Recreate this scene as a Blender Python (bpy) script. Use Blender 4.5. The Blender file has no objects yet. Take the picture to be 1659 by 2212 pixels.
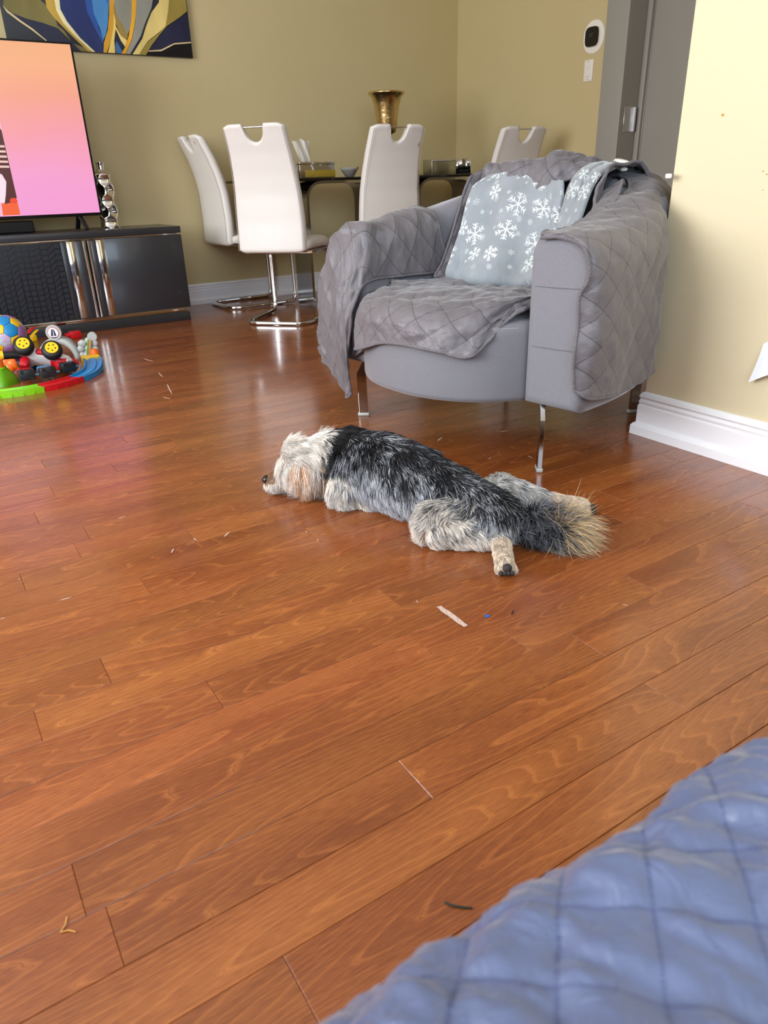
import bpy, bmesh, math, random
import numpy as np
from mathutils import Vector, Matrix

S = bpy.context.scene
COL = S.collection
random.seed(7)
rng = np.random.default_rng(11)
PI = math.pi

# ------------------------------------------------------------------ camera
CAM_H = 0.745
YAW, PITCH, ROLL = math.radians(31.97), math.radians(24.86), math.radians(-1.758)
def _cam():
    sy, cy, sp, cp = math.sin(YAW), math.cos(YAW), math.sin(PITCH), math.cos(PITCH)
    f = Vector((sy * cp, cy * cp, -sp)); r = Vector((cy, -sy, 0)); u = r.cross(f)
    cr, sr = math.cos(ROLL), math.sin(ROLL)
    r2 = cr * r + sr * u; u2 = -sr * r + cr * u
    cd = bpy.data.cameras.new('camera'); co = bpy.data.objects.new('camera', cd); COL.objects.link(co)
    cd.sensor_fit = 'HORIZONTAL'; cd.lens = 24.0; cd.sensor_width = 24.0 * 1659.0 / 1540.0
    cd.clip_start = 0.02; cd.clip_end = 60
    cd.dof.use_dof = True; cd.dof.focus_distance = 2.4; cd.dof.aperture_fstop = 7.5
    m = Matrix((( r2.x, u2.x, -f.x, 0), (r2.y, u2.y, -f.y, 0), (r2.z, u2.z, -f.z, CAM_H), (0, 0, 0, 1)))
    co.matrix_world = m
    S.camera = co
_cam()

# ------------------------------------------------------------------ light
def hexc(h):
    h = h.lstrip('#'); c = [int(h[i:i + 2], 16) / 255 for i in (0, 2, 4)]
    return tuple(v / 12.92 if v <= .04045 else ((v + .055) / 1.055) ** 2.4 for v in c)
def world():
    w = bpy.data.worlds.new('sky'); S.world = w; w.use_nodes = True
    nt = w.node_tree; bg = nt.nodes['Background']
    bg.inputs[0].default_value = (0.62, 0.78, 1.0, 1); bg.inputs[1].default_value = 2.0
world()
def window_light(name, loc, rot, sx, sy, power, color):
    l = bpy.data.lights.new(name, 'AREA'); l.shape = 'RECTANGLE'; l.size = sx; l.size_y = sy
    l.energy = power; l.color = color
    o = bpy.data.objects.new(name, l); COL.objects.link(o); o.location = loc; o.rotation_euler = rot
    o['kind'] = 'helper'
    return o
# daylight entering through the two windows (left wall and the wall behind the camera)
window_light('window_daylight', (-2.55, 1.9, 1.42), (0, math.radians(-90), 0), 1.5, 2.6, 125, (0.95, 0.97, 1.0))
window_light('rear_window_daylight', (-0.35, -1.55, 1.35), (math.radians(90), 0, 0), 2.4, 1.6, 62, (0.70, 0.84, 1.0))
S.view_settings.view_transform = 'Standard'; S.view_settings.look = 'None'
S.view_settings.exposure = 0.45; S.view_settings.gamma = 1.0; S.view_settings.use_curve_mapping = False
try:
    S.cycles.use_denoising = True; S.cycles.max_bounces = 8; S.cycles.diffuse_bounces = 5; S.cycles.caustics_reflective = False; S.cycles.caustics_refractive = False
    S.cycles.sample_clamp_indirect = 6.0
except Exception:
    pass

# ------------------------------------------------------------------ materials
def mat(name, color=(.8, .8, .8), rough=.5, metal=0., spec=.5, coat=0., sheen=0., trans=0., emis=None, es=0., bump=None, ior=None):
    m = bpy.data.materials.new(name); m.use_nodes = True
    nt = m.node_tree; b = nt.nodes['Principled BSDF']
    if isinstance(color, str): color = hexc(color)
    b.inputs['Base Color'].default_value = (*color, 1); b.inputs['Roughness'].default_value = rough
    b.inputs['Metallic'].default_value = metal; b.inputs['Specular IOR Level'].default_value = spec
    b.inputs['Coat Weight'].default_value = coat; b.inputs['Coat Roughness'].default_value = .06
    b.inputs['Sheen Weight'].default_value = sheen; b.inputs['Sheen Roughness'].default_value = .4
    b.inputs['Transmission Weight'].default_value = trans
    if ior: b.inputs['IOR'].default_value = ior
    if emis is not None:
        b.inputs['Emission Color'].default_value = (*(hexc(emis) if isinstance(emis, str) else emis), 1); b.inputs['Emission Strength'].default_value = es
    if bump:   # (scale, strength)
        add_bump(m, *bump)
    return m
def N(m, typ, **kw):
    n = m.node_tree.nodes.new(typ)
    for k, v in kw.items():
        if hasattr(n, k): setattr(n, k, v)
        else: n.inputs[k].default_value = v
    return n
def L(m, a, b): m.node_tree.links.new(a, b)
def bsdf(m): return m.node_tree.nodes['Principled BSDF']
def add_bump(m, scale, strength, detail=3, dist=.01, coord='Object'):
    tc = N(m, 'ShaderNodeTexCoord'); nz = N(m, 'ShaderNodeTexNoise', Scale=scale, Detail=detail); bp = N(m, 'ShaderNodeBump', Strength=strength, Distance=dist)
    L(m, tc.outputs[coord], nz.inputs['Vector']); L(m, nz.outputs['Fac'], bp.inputs['Height']); L(m, bp.outputs['Normal'], bsdf(m).inputs['Normal'])
def mottled(m, c1, c2, scale, detail=4, coord='Object', sx=(1, 1, 1)):
    tc = N(m, 'ShaderNodeTexCoord'); mp = N(m, 'ShaderNodeMapping', Scale=sx); nz = N(m, 'ShaderNodeTexNoise', Scale=scale, Detail=detail)
    rp = N(m, 'ShaderNodeValToRGB'); rp.color_ramp.elements[0].position = .3; rp.color_ramp.elements[1].position = .7
    c1 = hexc(c1) if isinstance(c1, str) else c1; c2 = hexc(c2) if isinstance(c2, str) else c2
    rp.color_ramp.elements[0].color = (*c1, 1); rp.color_ramp.elements[1].color = (*c2, 1)
    L(m, tc.outputs[coord], mp.inputs['Vector']); L(m, mp.outputs[0], nz.inputs['Vector']); L(m, nz.outputs['Fac'], rp.inputs['Fac']); L(m, rp.outputs['Color'], bsdf(m).inputs['Base Color'])
    return rp
def math_n(m, op, a, b=None, c=None):
    n = m.node_tree.nodes.new('ShaderNodeMath'); n.operation = op
    for i, v in enumerate((a, b, c)):
        if v is None: continue
        if isinstance(v, (int, float)): n.inputs[i].default_value = v
        else: L(m, v, n.inputs[i])
    return n.outputs[0]

# ------------------------------------------------------------------ numpy noise
def vnoise(p, seed=0):
    p = np.asarray(p, float); i = np.floor(p).astype(np.int64); f = p - i; f = f * f * (3 - 2 * f)
    def h(a):
        n = (a[..., 0] * 73856093) ^ (a[..., 1] * 19349663) ^ (a[..., 2] * 83492791) ^ (seed * 2654435761)
        n = (n ^ (n >> 13)) * 1274126177; n = n ^ (n >> 16)
        return (n & 0xffff) / 65535.0
    r = 0
    for dx in (0, 1):
        for dy in (0, 1):
            for dz in (0, 1):
                w = (f[..., 0] if dx else 1 - f[..., 0]) * (f[..., 1] if dy else 1 - f[..., 1]) * (f[..., 2] if dz else 1 - f[..., 2])
                r = r + w * h(i + np.array([dx, dy, dz]))
    return r * 2 - 1
def fbm(p, seed=0, oct=3):
    r = 0; a = 1.
    for k in range(oct): r = r + a * vnoise(np.asarray(p) * 2 ** k, seed + k); a *= .5
    return r

# ------------------------------------------------------------------ mesh building
class MB:
    def __init__(s): s.v = []; s.f = []; s.m = []; s.sm = []
    def add(s, verts, faces, mi=0, smooth=False):
        o = len(s.v); s.v += [tuple(float(c) for c in v) for v in verts]
        s.f += [tuple(o + i for i in f) for f in faces]; s.m += [mi] * len(faces); s.sm += [smooth] * len(faces)
        return s
    def box(s, x0, x1, y0, y1, z0, z1, mi=0, bev=0, M=None, seg=2):
        bm = bmesh.new(); bmesh.ops.create_cube(bm, size=1)
        for v in bm.verts: v.co = Vector(((x0 + x1) / 2 + v.co.x * (x1 - x0), (y0 + y1) / 2 + v.co.y * (y1 - y0), (z0 + z1) / 2 + v.co.z * (z1 - z0)))
        if bev: bmesh.ops.bevel(bm, geom=list(bm.edges), offset=bev, segments=seg, affect='EDGES', profile=.5)
        return s.bm(bm, mi, M, bool(bev))
    def bm(s, bm, mi=0, M=None, smooth=False):
        bm.normal_update(); bm.verts.index_update()
        vs = [(M @ v.co if M else v.co.copy()) for v in bm.verts]
        s.add(vs, [[v.index for v in f.verts] for f in bm.faces], mi, smooth); bm.free(); return s
    def grid(s, P, mi=0, smooth=True, closeu=False, closev=False):
        P = np.asarray(P); n, m = P.shape[:2]; F = []
        for i in range(n if closeu else n - 1):
            for j in range(m if closev else m - 1):
                a = i * m + j; b = i * m + (j + 1) % m; c = ((i + 1) % n) * m + (j + 1) % m; d = ((i + 1) % n) * m + j
                F.append((a, b, c, d))
        return s.add(P.reshape(-1, 3), F, mi, smooth)
    def lathe(s, prof, seg=32, cx=0, cy=0, cz=0, mi=0, M=None):
        P = np.array([[(cx + r * math.cos(2 * PI * k / seg), cy + r * math.sin(2 * PI * k / seg), cz + z) for k in range(seg)] for r, z in prof])
        if M is not None: P = np.array([[tuple(M @ Vector(p)) for p in row] for row in P])
        return s.grid(P[::-1], mi, True, False, True)
    def sphere(s, c, r, seg=20, rings=12, mi=0, M=None):
        r = (r, r, r) if isinstance(r, (int, float)) else r
        P = np.array([[(r[0] * math.sin(PI * i / rings) * math.cos(2 * PI * k / seg), r[1] * math.sin(PI * i / rings) * math.sin(2 * PI * k / seg), r[2] * math.cos(PI * i / rings)) for k in range(seg)] for i in range(rings + 1)])
        if M is not None: P = np.array([[tuple(M @ Vector(p)) for p in row] for row in P])
        return s.grid(P + np.array(c), mi, True, False, True)
    def cyl(s, a, b, r, r2=None, seg=20, mi=0, cap=True, smooth=True):
        a = Vector(a); b = Vector(b); r2 = r if r2 is None else r2; d = (b - a).normalized()
        x = d.orthogonal().normalized(); y = d.cross(x)
        P = np.array([[tuple(p + (x * math.cos(2 * PI * k / seg) + y * math.sin(2 * PI * k / seg)) * q) for k in range(seg)] for p, q in ((a, r), (b, r2))])
        s.grid(P, mi, smooth, False, True)
        if cap: s.add(P[0], [tuple(range(seg))[::-1]], mi); s.add(P[1], [tuple(range(seg))], mi)
        return s
    def sweep(s, path, w, h=None, closed=False, mi=0, up=(0, 0, 1), seg=8, taper=None, cap=True, power=2.):
        """rounded section w x h swept along a polyline; w lies sideways to `up`"""
        path = [Vector(p) for p in path]; n = len(path); h = w if h is None else h; rows = []; up = Vector(up); side_prev = None
        for i, p in enumerate(path):
            if closed: t = path[(i + 1) % n] - path[i - 1]
            else: t = path[min(i + 1, n - 1)] - path[max(i - 1, 0)]
            t.normalize(); sd = t.cross(up)
            if side_prev is None:
                if sd.length < 1e-3: sd = t.orthogonal()
                sd.normalize()
            else:
                sd = side_prev - t * side_prev.dot(t); sd.normalize()
            side_prev = sd; nn = sd.cross(t).normalized(); k = taper[i] if taper else 1
            row = []
            for q in range(seg):
                a = 2 * PI * (q + .5) / seg; ca, sa = math.cos(a), math.sin(a)
                e = 2. / power
                row.append(tuple(p + sd * (math.copysign(abs(ca) ** e, ca) * w / 2 * k) + nn * (math.copysign(abs(sa) ** e, sa) * h / 2 * k)))
            rows.append(row)
        P = np.array(rows); s.grid(P, mi, True, closed, True)
        if cap and not closed: s.add(P[0], [tuple(range(seg))], mi); s.add(P[-1], [tuple(range(seg))[::-1]], mi)
        return s
    def prism(s, pts, axis, a, b, mi=0):
        """2-D polygon extruded along axis from a to b; pts give the other two coordinates in order"""
        def P(p, t): return {'x': (t, p[0], p[1]), 'y': (p[0], t, p[1]), 'z': (p[0], p[1], t)}[axis]
        n = len(pts); area = sum(pts[i][0] * pts[(i + 1) % n][1] - pts[(i + 1) % n][0] * pts[i][1] for i in range(n))
        flip = (area < 0) ^ (axis == 'y')
        V = [P(p, a) for p in pts] + [P(p, b) for p in pts]
        F = [tuple(range(n))[::-1], tuple(range(n, 2 * n))] + [(i, (i + 1) % n, n + (i + 1) % n, n + i) for i in range(n)]
        if flip: F = [f[::-1] for f in F]
        return s.add(V, F, mi)
    def mesh(s, name, mats):
        me = bpy.data.meshes.new(name); me.from_pydata(s.v, [], s.f)
        for m in (mats if isinstance(mats, (list, tuple)) else [mats]): me.materials.append(m)
        me.polygons.foreach_set('material_index', s.m); me.polygons.foreach_set('use_smooth', s.sm); me.update()
        return me
    def build(s, name, mats, parent=None, auto=None, bevel=None, subsurf=0, flipcheck=False):
        o = bpy.data.objects.new(name, s.mesh(name, mats)); COL.objects.link(o)
        if parent is not None: o.parent = parent
        if bevel: 
            md = o.modifiers.new('b', 'BEVEL'); md.width = bevel; md.segments = 2; md.limit_method = 'ANGLE'; md.angle_limit = math.radians(40)
        if subsurf:
            md = o.modifiers.new('s', 'SUBSURF'); md.levels = subsurf; md.render_levels = subsurf
        return o
def tag(o, label=None, cat=None, group=None, kind=None):
    if label: o['label'] = label
    if cat: o['category'] = cat
    if group: o['group'] = group
    if kind: o['kind'] = kind
    return o
def empty(name, loc=(0, 0, 0), rz=0, label=None, cat=None, group=None, kind=None):
    o = bpy.data.objects.new(name, None); COL.objects.link(o); o.location = loc; o.rotation_euler = (0, 0, rz); o.empty_display_size = .05
    return tag(o, label, cat, group, kind)
def copy_tree(o, parent=None):
    c = o.copy(); COL.objects.link(c); c.parent = parent
    for ch in list(o.children): copy_tree(ch, c)
    return c
def fillet(pts, r, n=6):
    """round the inner corners of a 3-D polyline"""
    pts = [Vector(p) for p in pts]; out = [pts[0]]
    for i in range(1, len(pts) - 1):
        a, b, c = pts[i - 1], pts[i], pts[i + 1]; d1 = (a - b); d2 = (c - b)
        q = min(r, d1.length * .49, d2.length * .49); p1 = b + d1.normalized() * q; p2 = b + d2.normalized() * q
        for k in range(n + 1):
            t = k / n; out.append(p1 * (1 - t) ** 2 + b * 2 * t * (1 - t) + p2 * t * t)
    out.append(pts[-1]); return out
def cat1(P, n):
    """Catmull-Rom resample of control points along axis 0 to n samples"""
    P = np.asarray(P, float); m = len(P); Q = np.concatenate([2 * P[:1] - P[1:2], P, 2 * P[-1:] - P[-2:-1]])
    t = np.linspace(0, m - 1, n); i = np.minimum(t.astype(int), m - 2); f = (t - i).reshape((-1,) + (1,) * (P.ndim - 1))
    a, b, c, d = Q[i], Q[i + 1], Q[i + 2], Q[i + 3]
    return .5 * (2 * b + (c - a) * f + (2 * a - 5 * b + 4 * c - d) * f ** 2 + (3 * b - a - 3 * c + d) * f ** 3)
def cat2(P, n, m): return np.swapaxes(cat1(np.swapaxes(cat1(P, n), 0, 1), m), 0, 1)
def sstep(a, b, x): t = np.clip((np.asarray(x, float) - a) / (b - a), 0, 1); return t * t * (3 - 2 * t)
# ------------------------------------------------------------------ shared materials
M = {}
def wall_paint(name, c):
    m = mat(name, c, .55, spec=.25)
    tc = N(m, 'ShaderNodeTexCoord'); nz = N(m, 'ShaderNodeTexNoise', Scale=420., Detail=2.); n2 = N(m, 'ShaderNodeTexNoise', Scale=3., Detail=3.)
    bp = N(m, 'ShaderNodeBump', Strength=.08, Distance=.002)
    c = hexc(c)
    rp = N(m, 'ShaderNodeValToRGB'); rp.color_ramp.elements[0].color = (c[0] * .96, c[1] * .96, c[2] * .94, 1); rp.color_ramp.elements[1].color = (*c, 1)
    L(m, tc.outputs['Object'], nz.inputs['Vector']); L(m, tc.outputs['Object'], n2.inputs['Vector']); L(m, nz.outputs['Fac'], bp.inputs['Height']); L(m, bp.outputs['Normal'], bsdf(m).inputs['Normal'])
    L(m, n2.outputs['Fac'], rp.inputs['Fac']); L(m, rp.outputs['Color'], bsdf(m).inputs['Base Color'])
    return m
M['wall'] = wall_paint('cream wall paint', '#d9ccaa'); M['wall_tan'] = wall_paint('khaki wall paint', '#cdbd90')
M['ceil'] = mat('ceiling white', '#f0efea', .7)
M['trim'] = mat('white trim paint', '#eeeef0', .35, bump=(60, .05))
M['chrome'] = mat('chrome', (.72, .71, .70), .07, 1.)
M['chrome_dull'] = mat('brushed chrome', (.62, .60, .57), .16, 1.)
M['black'] = mat('black plastic', '#0c0c0e', .35)
M['white_pl'] = mat('white plastic', '#efece2', .35)

def plank_mat():
    m = mat('varnished plank', (.3, .1, .04), .22, coat=.35)
    b = bsdf(m); b.inputs['Coat Roughness'].default_value = .12; b.inputs['Specular IOR Level'].default_value = .45
    geo = N(m, 'ShaderNodeNewGeometry'); at = N(m, 'ShaderNodeAttribute', attribute_name='pid')
    sep = N(m, 'ShaderNodeSeparateXYZ'); L(m, geo.outputs['Position'], sep.inputs[0])
    # shifted coordinates, one shift per plank
    x = math_n(m, 'ADD', sep.outputs[0], math_n(m, 'MULTIPLY', at.outputs['Fac'], 57.3)); y = math_n(m, 'ADD', sep.outputs[1], math_n(m, 'MULTIPLY', at.outputs['Fac'], 13.7))
    def vec(sx, sy, z=None):
        c = N(m, 'ShaderNodeCombineXYZ'); L(m, math_n(m, 'MULTIPLY', x, sx), c.inputs[0]); L(m, math_n(m, 'MULTIPLY', y, sy), c.inputs[1])
        if z is not None: L(m, z, c.inputs[2])
        return c.outputs[0]
    # cathedral figure: contour lines of a stretched noise
    n1 = N(m, 'ShaderNodeTexNoise', Scale=1., Detail=1.5, Roughness=.4); L(m, vec(1.1, 9.), n1.inputs['Vector'])
    n1b = N(m, 'ShaderNodeTexNoise', Scale=1., Detail=2.); L(m, vec(8., 60.), n1b.inputs['Vector'])
    v = math_n(m, 'ADD', math_n(m, 'MULTIPLY', n1.outputs['Fac'], 30.), math_n(m, 'MULTIPLY', n1b.outputs['Fac'], .35))
    fr = math_n(m, 'FRACT', v)
    line = N(m, 'ShaderNodeValToRGB'); e = line.color_ramp.elements
    e[0].position = 0.; e[0].color = (.75,) * 3 + (1,); e[1].position = 1.; e[1].color = (.12,) * 3 + (1,)
    k = line.color_ramp.elements.new(.1); k.color = (.32,) * 3 + (1,); k = line.color_ramp.elements.new(.86); k.color = (.2,) * 3 + (1,); k = line.color_ramp.elements.new(.96); k.color = (.85,) * 3 + (1,)
    L(m, fr, line.inputs['Fac'])
    # fine pores
    n2 = N(m, 'ShaderNodeTexNoise', Scale=1., Detail=3., Roughness=.6); L(m, vec(38., 640.), n2.inputs['Vector'])
    n3 = N(m, 'ShaderNodeTexNoise', Scale=1., Detail=2.); L(m, vec(2.2, 9.), n3.inputs['Vector'])
    g = math_n(m, 'ADD', math_n(m, 'MULTIPLY', line.outputs['Color'], .36), math_n(m, 'MULTIPLY', n2.outputs['Fac'], .64))
    g = math_n(m, 'ADD', g, math_n(m, 'MULTIPLY', n3.outputs['Fac'], .55))
    rp = N(m, 'ShaderNodeValToRGB'); e = rp.color_ramp.elements
    e[0].position = .25; e[0].color = (*hexc('#4c220d'), 1); e[1].position = 1.0; e[1].color = (*hexc('#ad6934'), 1)
    k = rp.color_ramp.elements.new(.62); k.color = (*hexc('#7d421d'), 1)
    L(m, g, rp.inputs['Fac'])
    hs = N(m, 'ShaderNodeHueSaturation')
    wn = N(m, 'ShaderNodeTexWhiteNoise', noise_dimensions='1D'); L(m, at.outputs['Fac'], wn.inputs['W'])
    L(m, math_n(m, 'ADD', math_n(m, 'MULTIPLY', wn.outputs['Value'], .22), .87), hs.inputs['Value'])
    sc = N(m, 'ShaderNodeSeparateColor'); L(m, wn.outputs['Color'], sc.inputs[0])
    L(m, math_n(m, 'ADD', math_n(m, 'MULTIPLY', sc.outputs[1], .006), .4965), hs.inputs['Hue'])
    L(m, rp.outputs['Color'], hs.inputs['Color']); L(m, hs.outputs['Color'], b.inputs['Base Color'])
    n4 = N(m, 'ShaderNodeTexNoise', Scale=9., Detail=3.); L(m, geo.outputs['Position'], n4.inputs['Vector'])
    L(m, math_n(m, 'ADD', math_n(m, 'MULTIPLY', n4.outputs['Fac'], .12), .17), b.inputs['Roughness'])
    bp = N(m, 'ShaderNodeBump', Strength=.06, Distance=.002); L(m, g, bp.inputs['Height']); L(m, bp.outputs['Normal'], b.inputs['Normal'])
    return m
M['plank'] = plank_mat()

# ------------------------------------------------------------------ room
XL, XR, XC, YB, YR, YW, ZC = -2.62, 1.83, 3.951, 5.07, -1.62, 1.385, 2.55
fl = MB(); fl.box(XL - .1, XC + .6, YR - .1, YB + .1, -.06, -.006)
floor = tag(fl.build('floor', mat('subfloor', '#1d0d07', .8)), 'reddish brown strip hardwood floor with worn varnish', kind='structure')
MM = MB()
def planks():
    PW = .083; Y0 = .482
    # board ends read along the floor, metres
    joints = [JOINTS]
    rows = {}
    for (x, y) in JOINTS:
        k = math.floor((y - Y0) / PW); rows.setdefault(k, []).append(x)
    r = random.Random(5); rest = MB(); rest_id = []
    kmin = math.floor((YR - Y0) / PW); kmax = math.floor((YB - Y0) / PW)
    n_ind = 0
    for k in range(kmin, kmax + 1):
        ya, yb = Y0 + k * PW, Y0 + (k + 1) * PW
        x1 = XR if yb < YW + .01 else XC + .12
        known = sorted(rows.get(k, []))
        # fill joints
        xs = []
        if known:
            c = known[0]
            while c > XL: c -= r.uniform(.85, 1.7); xs.append(c)
            for a, b_ in zip(known, known[1:]):
                d = b_ - a; nn = max(1, round(d / 1.7))
                for q in range(1, nn): xs.append(a + d * q / nn + r.uniform(-.1, .1))
            c = known[-1]
            xs += known
            while c < x1: c += r.uniform(.8, 1.6); xs.append(c)
        else:
            c = XL - r.uniform(0, .9)
            while c < x1: xs.append(c); c += r.uniform(.6, 1.5)
            xs.append(c)
        xs = sorted(xs)
        xs = [max(XL, min(x1, v)) for v in xs]
        for a, b_ in zip(xs, xs[1:]):
            if b_ - a < .02: continue
            pid = r.random()
            vis = visible(a, b_, ya, yb)
            g = .00022; e = .0007; dz = r.uniform(-.00025, .00025)
            A, B, C, D = a + g, b_ - g, ya + g, yb - g
            V = [(A, C, -.006), (B, C, -.006), (B, D, -.006), (A, D, -.006), (A, C, -e + dz), (B, C, -e + dz), (B, D, -e + dz), (A, D, -e + dz), (A + e, C + e, dz), (B - e, C + e, dz), (B - e, D - e, dz), (A + e, D - e, dz)]
            F = [(0, 1, 5, 4), (1, 2, 6, 5), (2, 3, 7, 6), (3, 0, 4, 7), (4, 5, 9, 8), (5, 6, 10, 9), (6, 7, 11, 10), (7, 4, 8, 11), (8, 9, 10, 11)]
            if vis and n_ind < 300:
                mb = MB().add(V, F); o = mb.build('plank', M['plank'], floor); n_ind += 1
                at = o.data.attributes.new('pid', 'FLOAT', 'POINT'); at.data.foreach_set('value', [pid] * 12)
            else:
                rest.add(V, F); rest_id += [pid] * 12
    o = rest.build('plank', M['plank'], floor); o['kind'] = 'stuff'
    at = o.data.attributes.new('pid', 'FLOAT', 'POINT'); at.data.foreach_set('value', rest_id)
def visible(a, b_, ya, yb):
    """is any of the board inside the picture (so that it gets an object of its own)"""
    sy, cy, sp, cp = math.sin(YAW), math.cos(YAW), math.sin(PITCH), math.cos(PITCH)
    for i in range(9):
        for y in (ya, yb):
            x = a + (b_ - a) * i / 8; q = Vector((x, y, -CAM_H)); f = Vector((sy * cp, cy * cp, -sp)); rr = Vector((cy, -sy, 0)); u = rr.cross(f)
            w = q.dot(f)
            if w < .05: continue
            px, py = 1540 * q.dot(rr) / w, -1540 * q.dot(u) / w
            if abs(px) < 870 and abs(py) < 1140:
                # boards behind the near wall end stay out of sight
                if x > XR and y < x * (YW / XR) : continue
                return True
    return False
JOINTS = [(0.118, 1.104), (0.256, 1.353), (0.045, 1.513), (0.837, 0.523), (0.157, 0.442), (0.605, 0.862), (0.749, 0.775), (0.012, 0.604), (0.454, 1.852), (0.677, 2.524), (0.925, 2.265), (0.849, 2.102), (0.469, 2.358), (0.594, 2.188), (0.374, 2.104), (0.643, 1.935), (0.556, 1.604), (0.818, 1.196), (1.085, 0.775), (0.415, 0.619), (0.749, 0.393), (1.128, 0.55), (0.172, 1.597), (0.413, 1.518), (0.647, 1.36), (0.123, 1.848), (0.251, 0.938), (0.189, 2.015), (0.205, 2.268), (1.346, 1.775)]
planks()

def wall(name, x0, x1, y0, y1, z0=0., z1=ZC, label=None):
    return tag(MB().box(x0, x1, y0, y1, z0, z1).build(name, M['wall_tan'] if name in ('wall_back', 'wall_far') else M['wall']), label, kind='structure')
wall('wall_back', XL - .1, XC + .2, YB, YB + .1, label='tan painted wall behind the dining table')
# near partition on the right with its free end
wall('wall_right', XR, XC + .2, YR - .1, YW, label='pale cream wall end beside the armchair')
# wall with the thermostat; opening for the door
DY1, DY0 = 3.43, 2.50
wall('wall_far', XC, XC + .16, DY1, YB + .05, label='yellowish wall carrying thermostat and switch')
wall('wall_far', XC, XC + .16, YW - .05, DY0)
wall('wall_far', XC, XC + .16, DY0, DY1, 2.08, ZC)
# left wall with window opening, rear wall with window opening
wy0, wy1, wz0, wz1 = .6, 3.2, .65, 2.2
for a in ((YR, wy0, 0, ZC), (wy1, YB, 0, ZC), (wy0, wy1, 0, wz0), (wy0, wy1, wz1, ZC)): wall('wall_left', XL - .1, XL, a[0], a[1], a[2], a[3])
rx0, rx1, rz0, rz1 = -1.55, .85, .5, 2.2
for a in ((XL - .1, rx0, 0, ZC), (rx1, XC, 0, ZC), (rx0, rx1, 0, rz0), (rx0, rx1, rz1, ZC)): wall('wall_rear', a[0], a[1], YR - .1, YR, a[2], a[3])
tag(MB().box(XL - .1, XC + .2, YR - .1, YB + .1, ZC, ZC + .08).build('ceiling', M['ceil']), kind='structure')
def window(name, axis):
    o = empty(name, kind='structure'); b = MB()
    if axis == 'x':
        for (y0, y1, z0, z1) in ((wy0, wy0 + .06, wz0, wz1), (wy1 - .06, wy1, wz0, wz1), (wy0, wy1, wz0, wz0 + .06), (wy0, wy1, wz1 - .06, wz1), (1.87, 1.93, wz0, wz1)): b.box(XL - .08, XL - .02, y0, y1, z0, z1)
    else:
        for (x0, x1, z0, z1) in ((rx0, rx0 + .06, rz0, rz1), (rx1 - .06, rx1, rz0, rz1), (rx0, rx1, rz0, rz0 + .06), (rx0, rx1, rz1 - .06, rz1), (-.38, -.32, rz0, rz1)): b.box(x0, x1, YR - .08, YR - .02, z0, z1)
    b.build('window_frame', M['trim'], o)
window('window_1', 'x'); window('window_2', 'y')

# baseboards: moulded profile (distance from wall, height)
PROF = [(0, 0), (.024, 0), (.024, .026), (.019, .034), (.013, .037), (.013, .088), (.0125, .092), (.010, .095), (.012, .104), (.008, .112), (.012, .119), (.009, .128), (.004, .133), (0, .134)]
def baseboard(name, pts, label=None):
    """profile run along a floor polyline with mitred corners; the room is to the left of the run"""
    n = len(pts); rows = []
    for i, p in enumerate(pts):
        p = Vector((*p, 0)); dirs = []
        if i: dirs.append((p - Vector((*pts[i - 1], 0))).normalized())
        if i < n - 1: dirs.append((Vector((*pts[i + 1], 0)) - p).normalized())
        ns = [Vector((-d.y, d.x, 0)) for d in dirs]
        nrm = sum(ns, Vector()) / len(ns); nrm = nrm / nrm.length_squared if nrm.length else nrm
        rows.append([tuple(p + nrm * a + Vector((0, 0, h))) for a, h in PROF])
    b = MB().grid(np.array(rows)[:, ::-1], 0, False); b.add(rows[0], [tuple(range(len(PROF)))]); b.add(rows[-1], [tuple(range(len(PROF)))[::-1]])
    return tag(b.build(name, M['trim']), label, kind='structure')
baseboard('baseboard_right', [(XR, YR), (XR, YW), (XC, YW)], 'tall white moulded baseboard on cream wall')
baseboard('baseboard_back', [(XC, YB), (XL, YB)], 'white baseboard along the tan wall')
baseboard('baseboard_far', [(XC, 3.6), (XC, YB)])

# grey door with flat casing and jamb
GREY = mat('grey door paint', '#9d9b93', .38, bump=(35, .05))
dr = empty('door_1', (0, 0, 0), kind='structure', label='grey painted door, jamb and flat casing beside thermostat')
MB().box(XC - .018, XC + .002, 3.425, 3.597, 0, 2.16, bev=.003).build('casing', GREY, dr)
MB().box(XC - .018, XC + .002, DY0 - .17, DY0, 0, 2.16, bev=.003).build('casing', GREY, dr)
MB().box(XC - .018, XC + .002, DY0, DY1, 2.0, 2.16, bev=.003).build('casing', GREY, dr)
MB().box(XC, XC + .17, DY1 - .006, DY1 + .02, 0, 2.08).build('jamb', GREY, dr)
MB().box(XC, XC + .17, DY0 - .02, DY0 + .006, 0, 2.08).build('jamb', GREY, dr)
MB().box(XC + .135, XC + .16, DY1 - .04, DY1 - .006, 0, 2.06, bev=.006).build('door_stop', GREY, dr)
d = MB(); d.box(XC + .165, XC + .205, DY0, DY1, .01, 2.05)
leaf = d.build('door_panel', GREY, dr)
for (y0, y1, z0, z1) in ((DY0 + .13, DY1 - .035, .12, 1.95),):
    rail = MB()
    pts = [(XC + .163, y0, z0), (XC + .163, y1, z0), (XC + .163, y1, z1), (XC + .163, y0, z1)]
    rail.sweep(pts, .018, .014, closed=True, up=(1, 0, 0), seg=8); rail.build('moulding', GREY, leaf)
MB().box(XC + .02, XC + .10, DY1 - .010, DY1 - .005, .985, 1.125, bev=.001).build('strike_plate', M['chrome_dull'], dr)
sp = MB(); sp.sweep([(XC + .098, DY1 - .008, .985), (XC + .103, DY1 - .018, 1.055), (XC + .098, DY1 - .008, 1.125)], .016, .004, up=(0, 1, 0)); 
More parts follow.
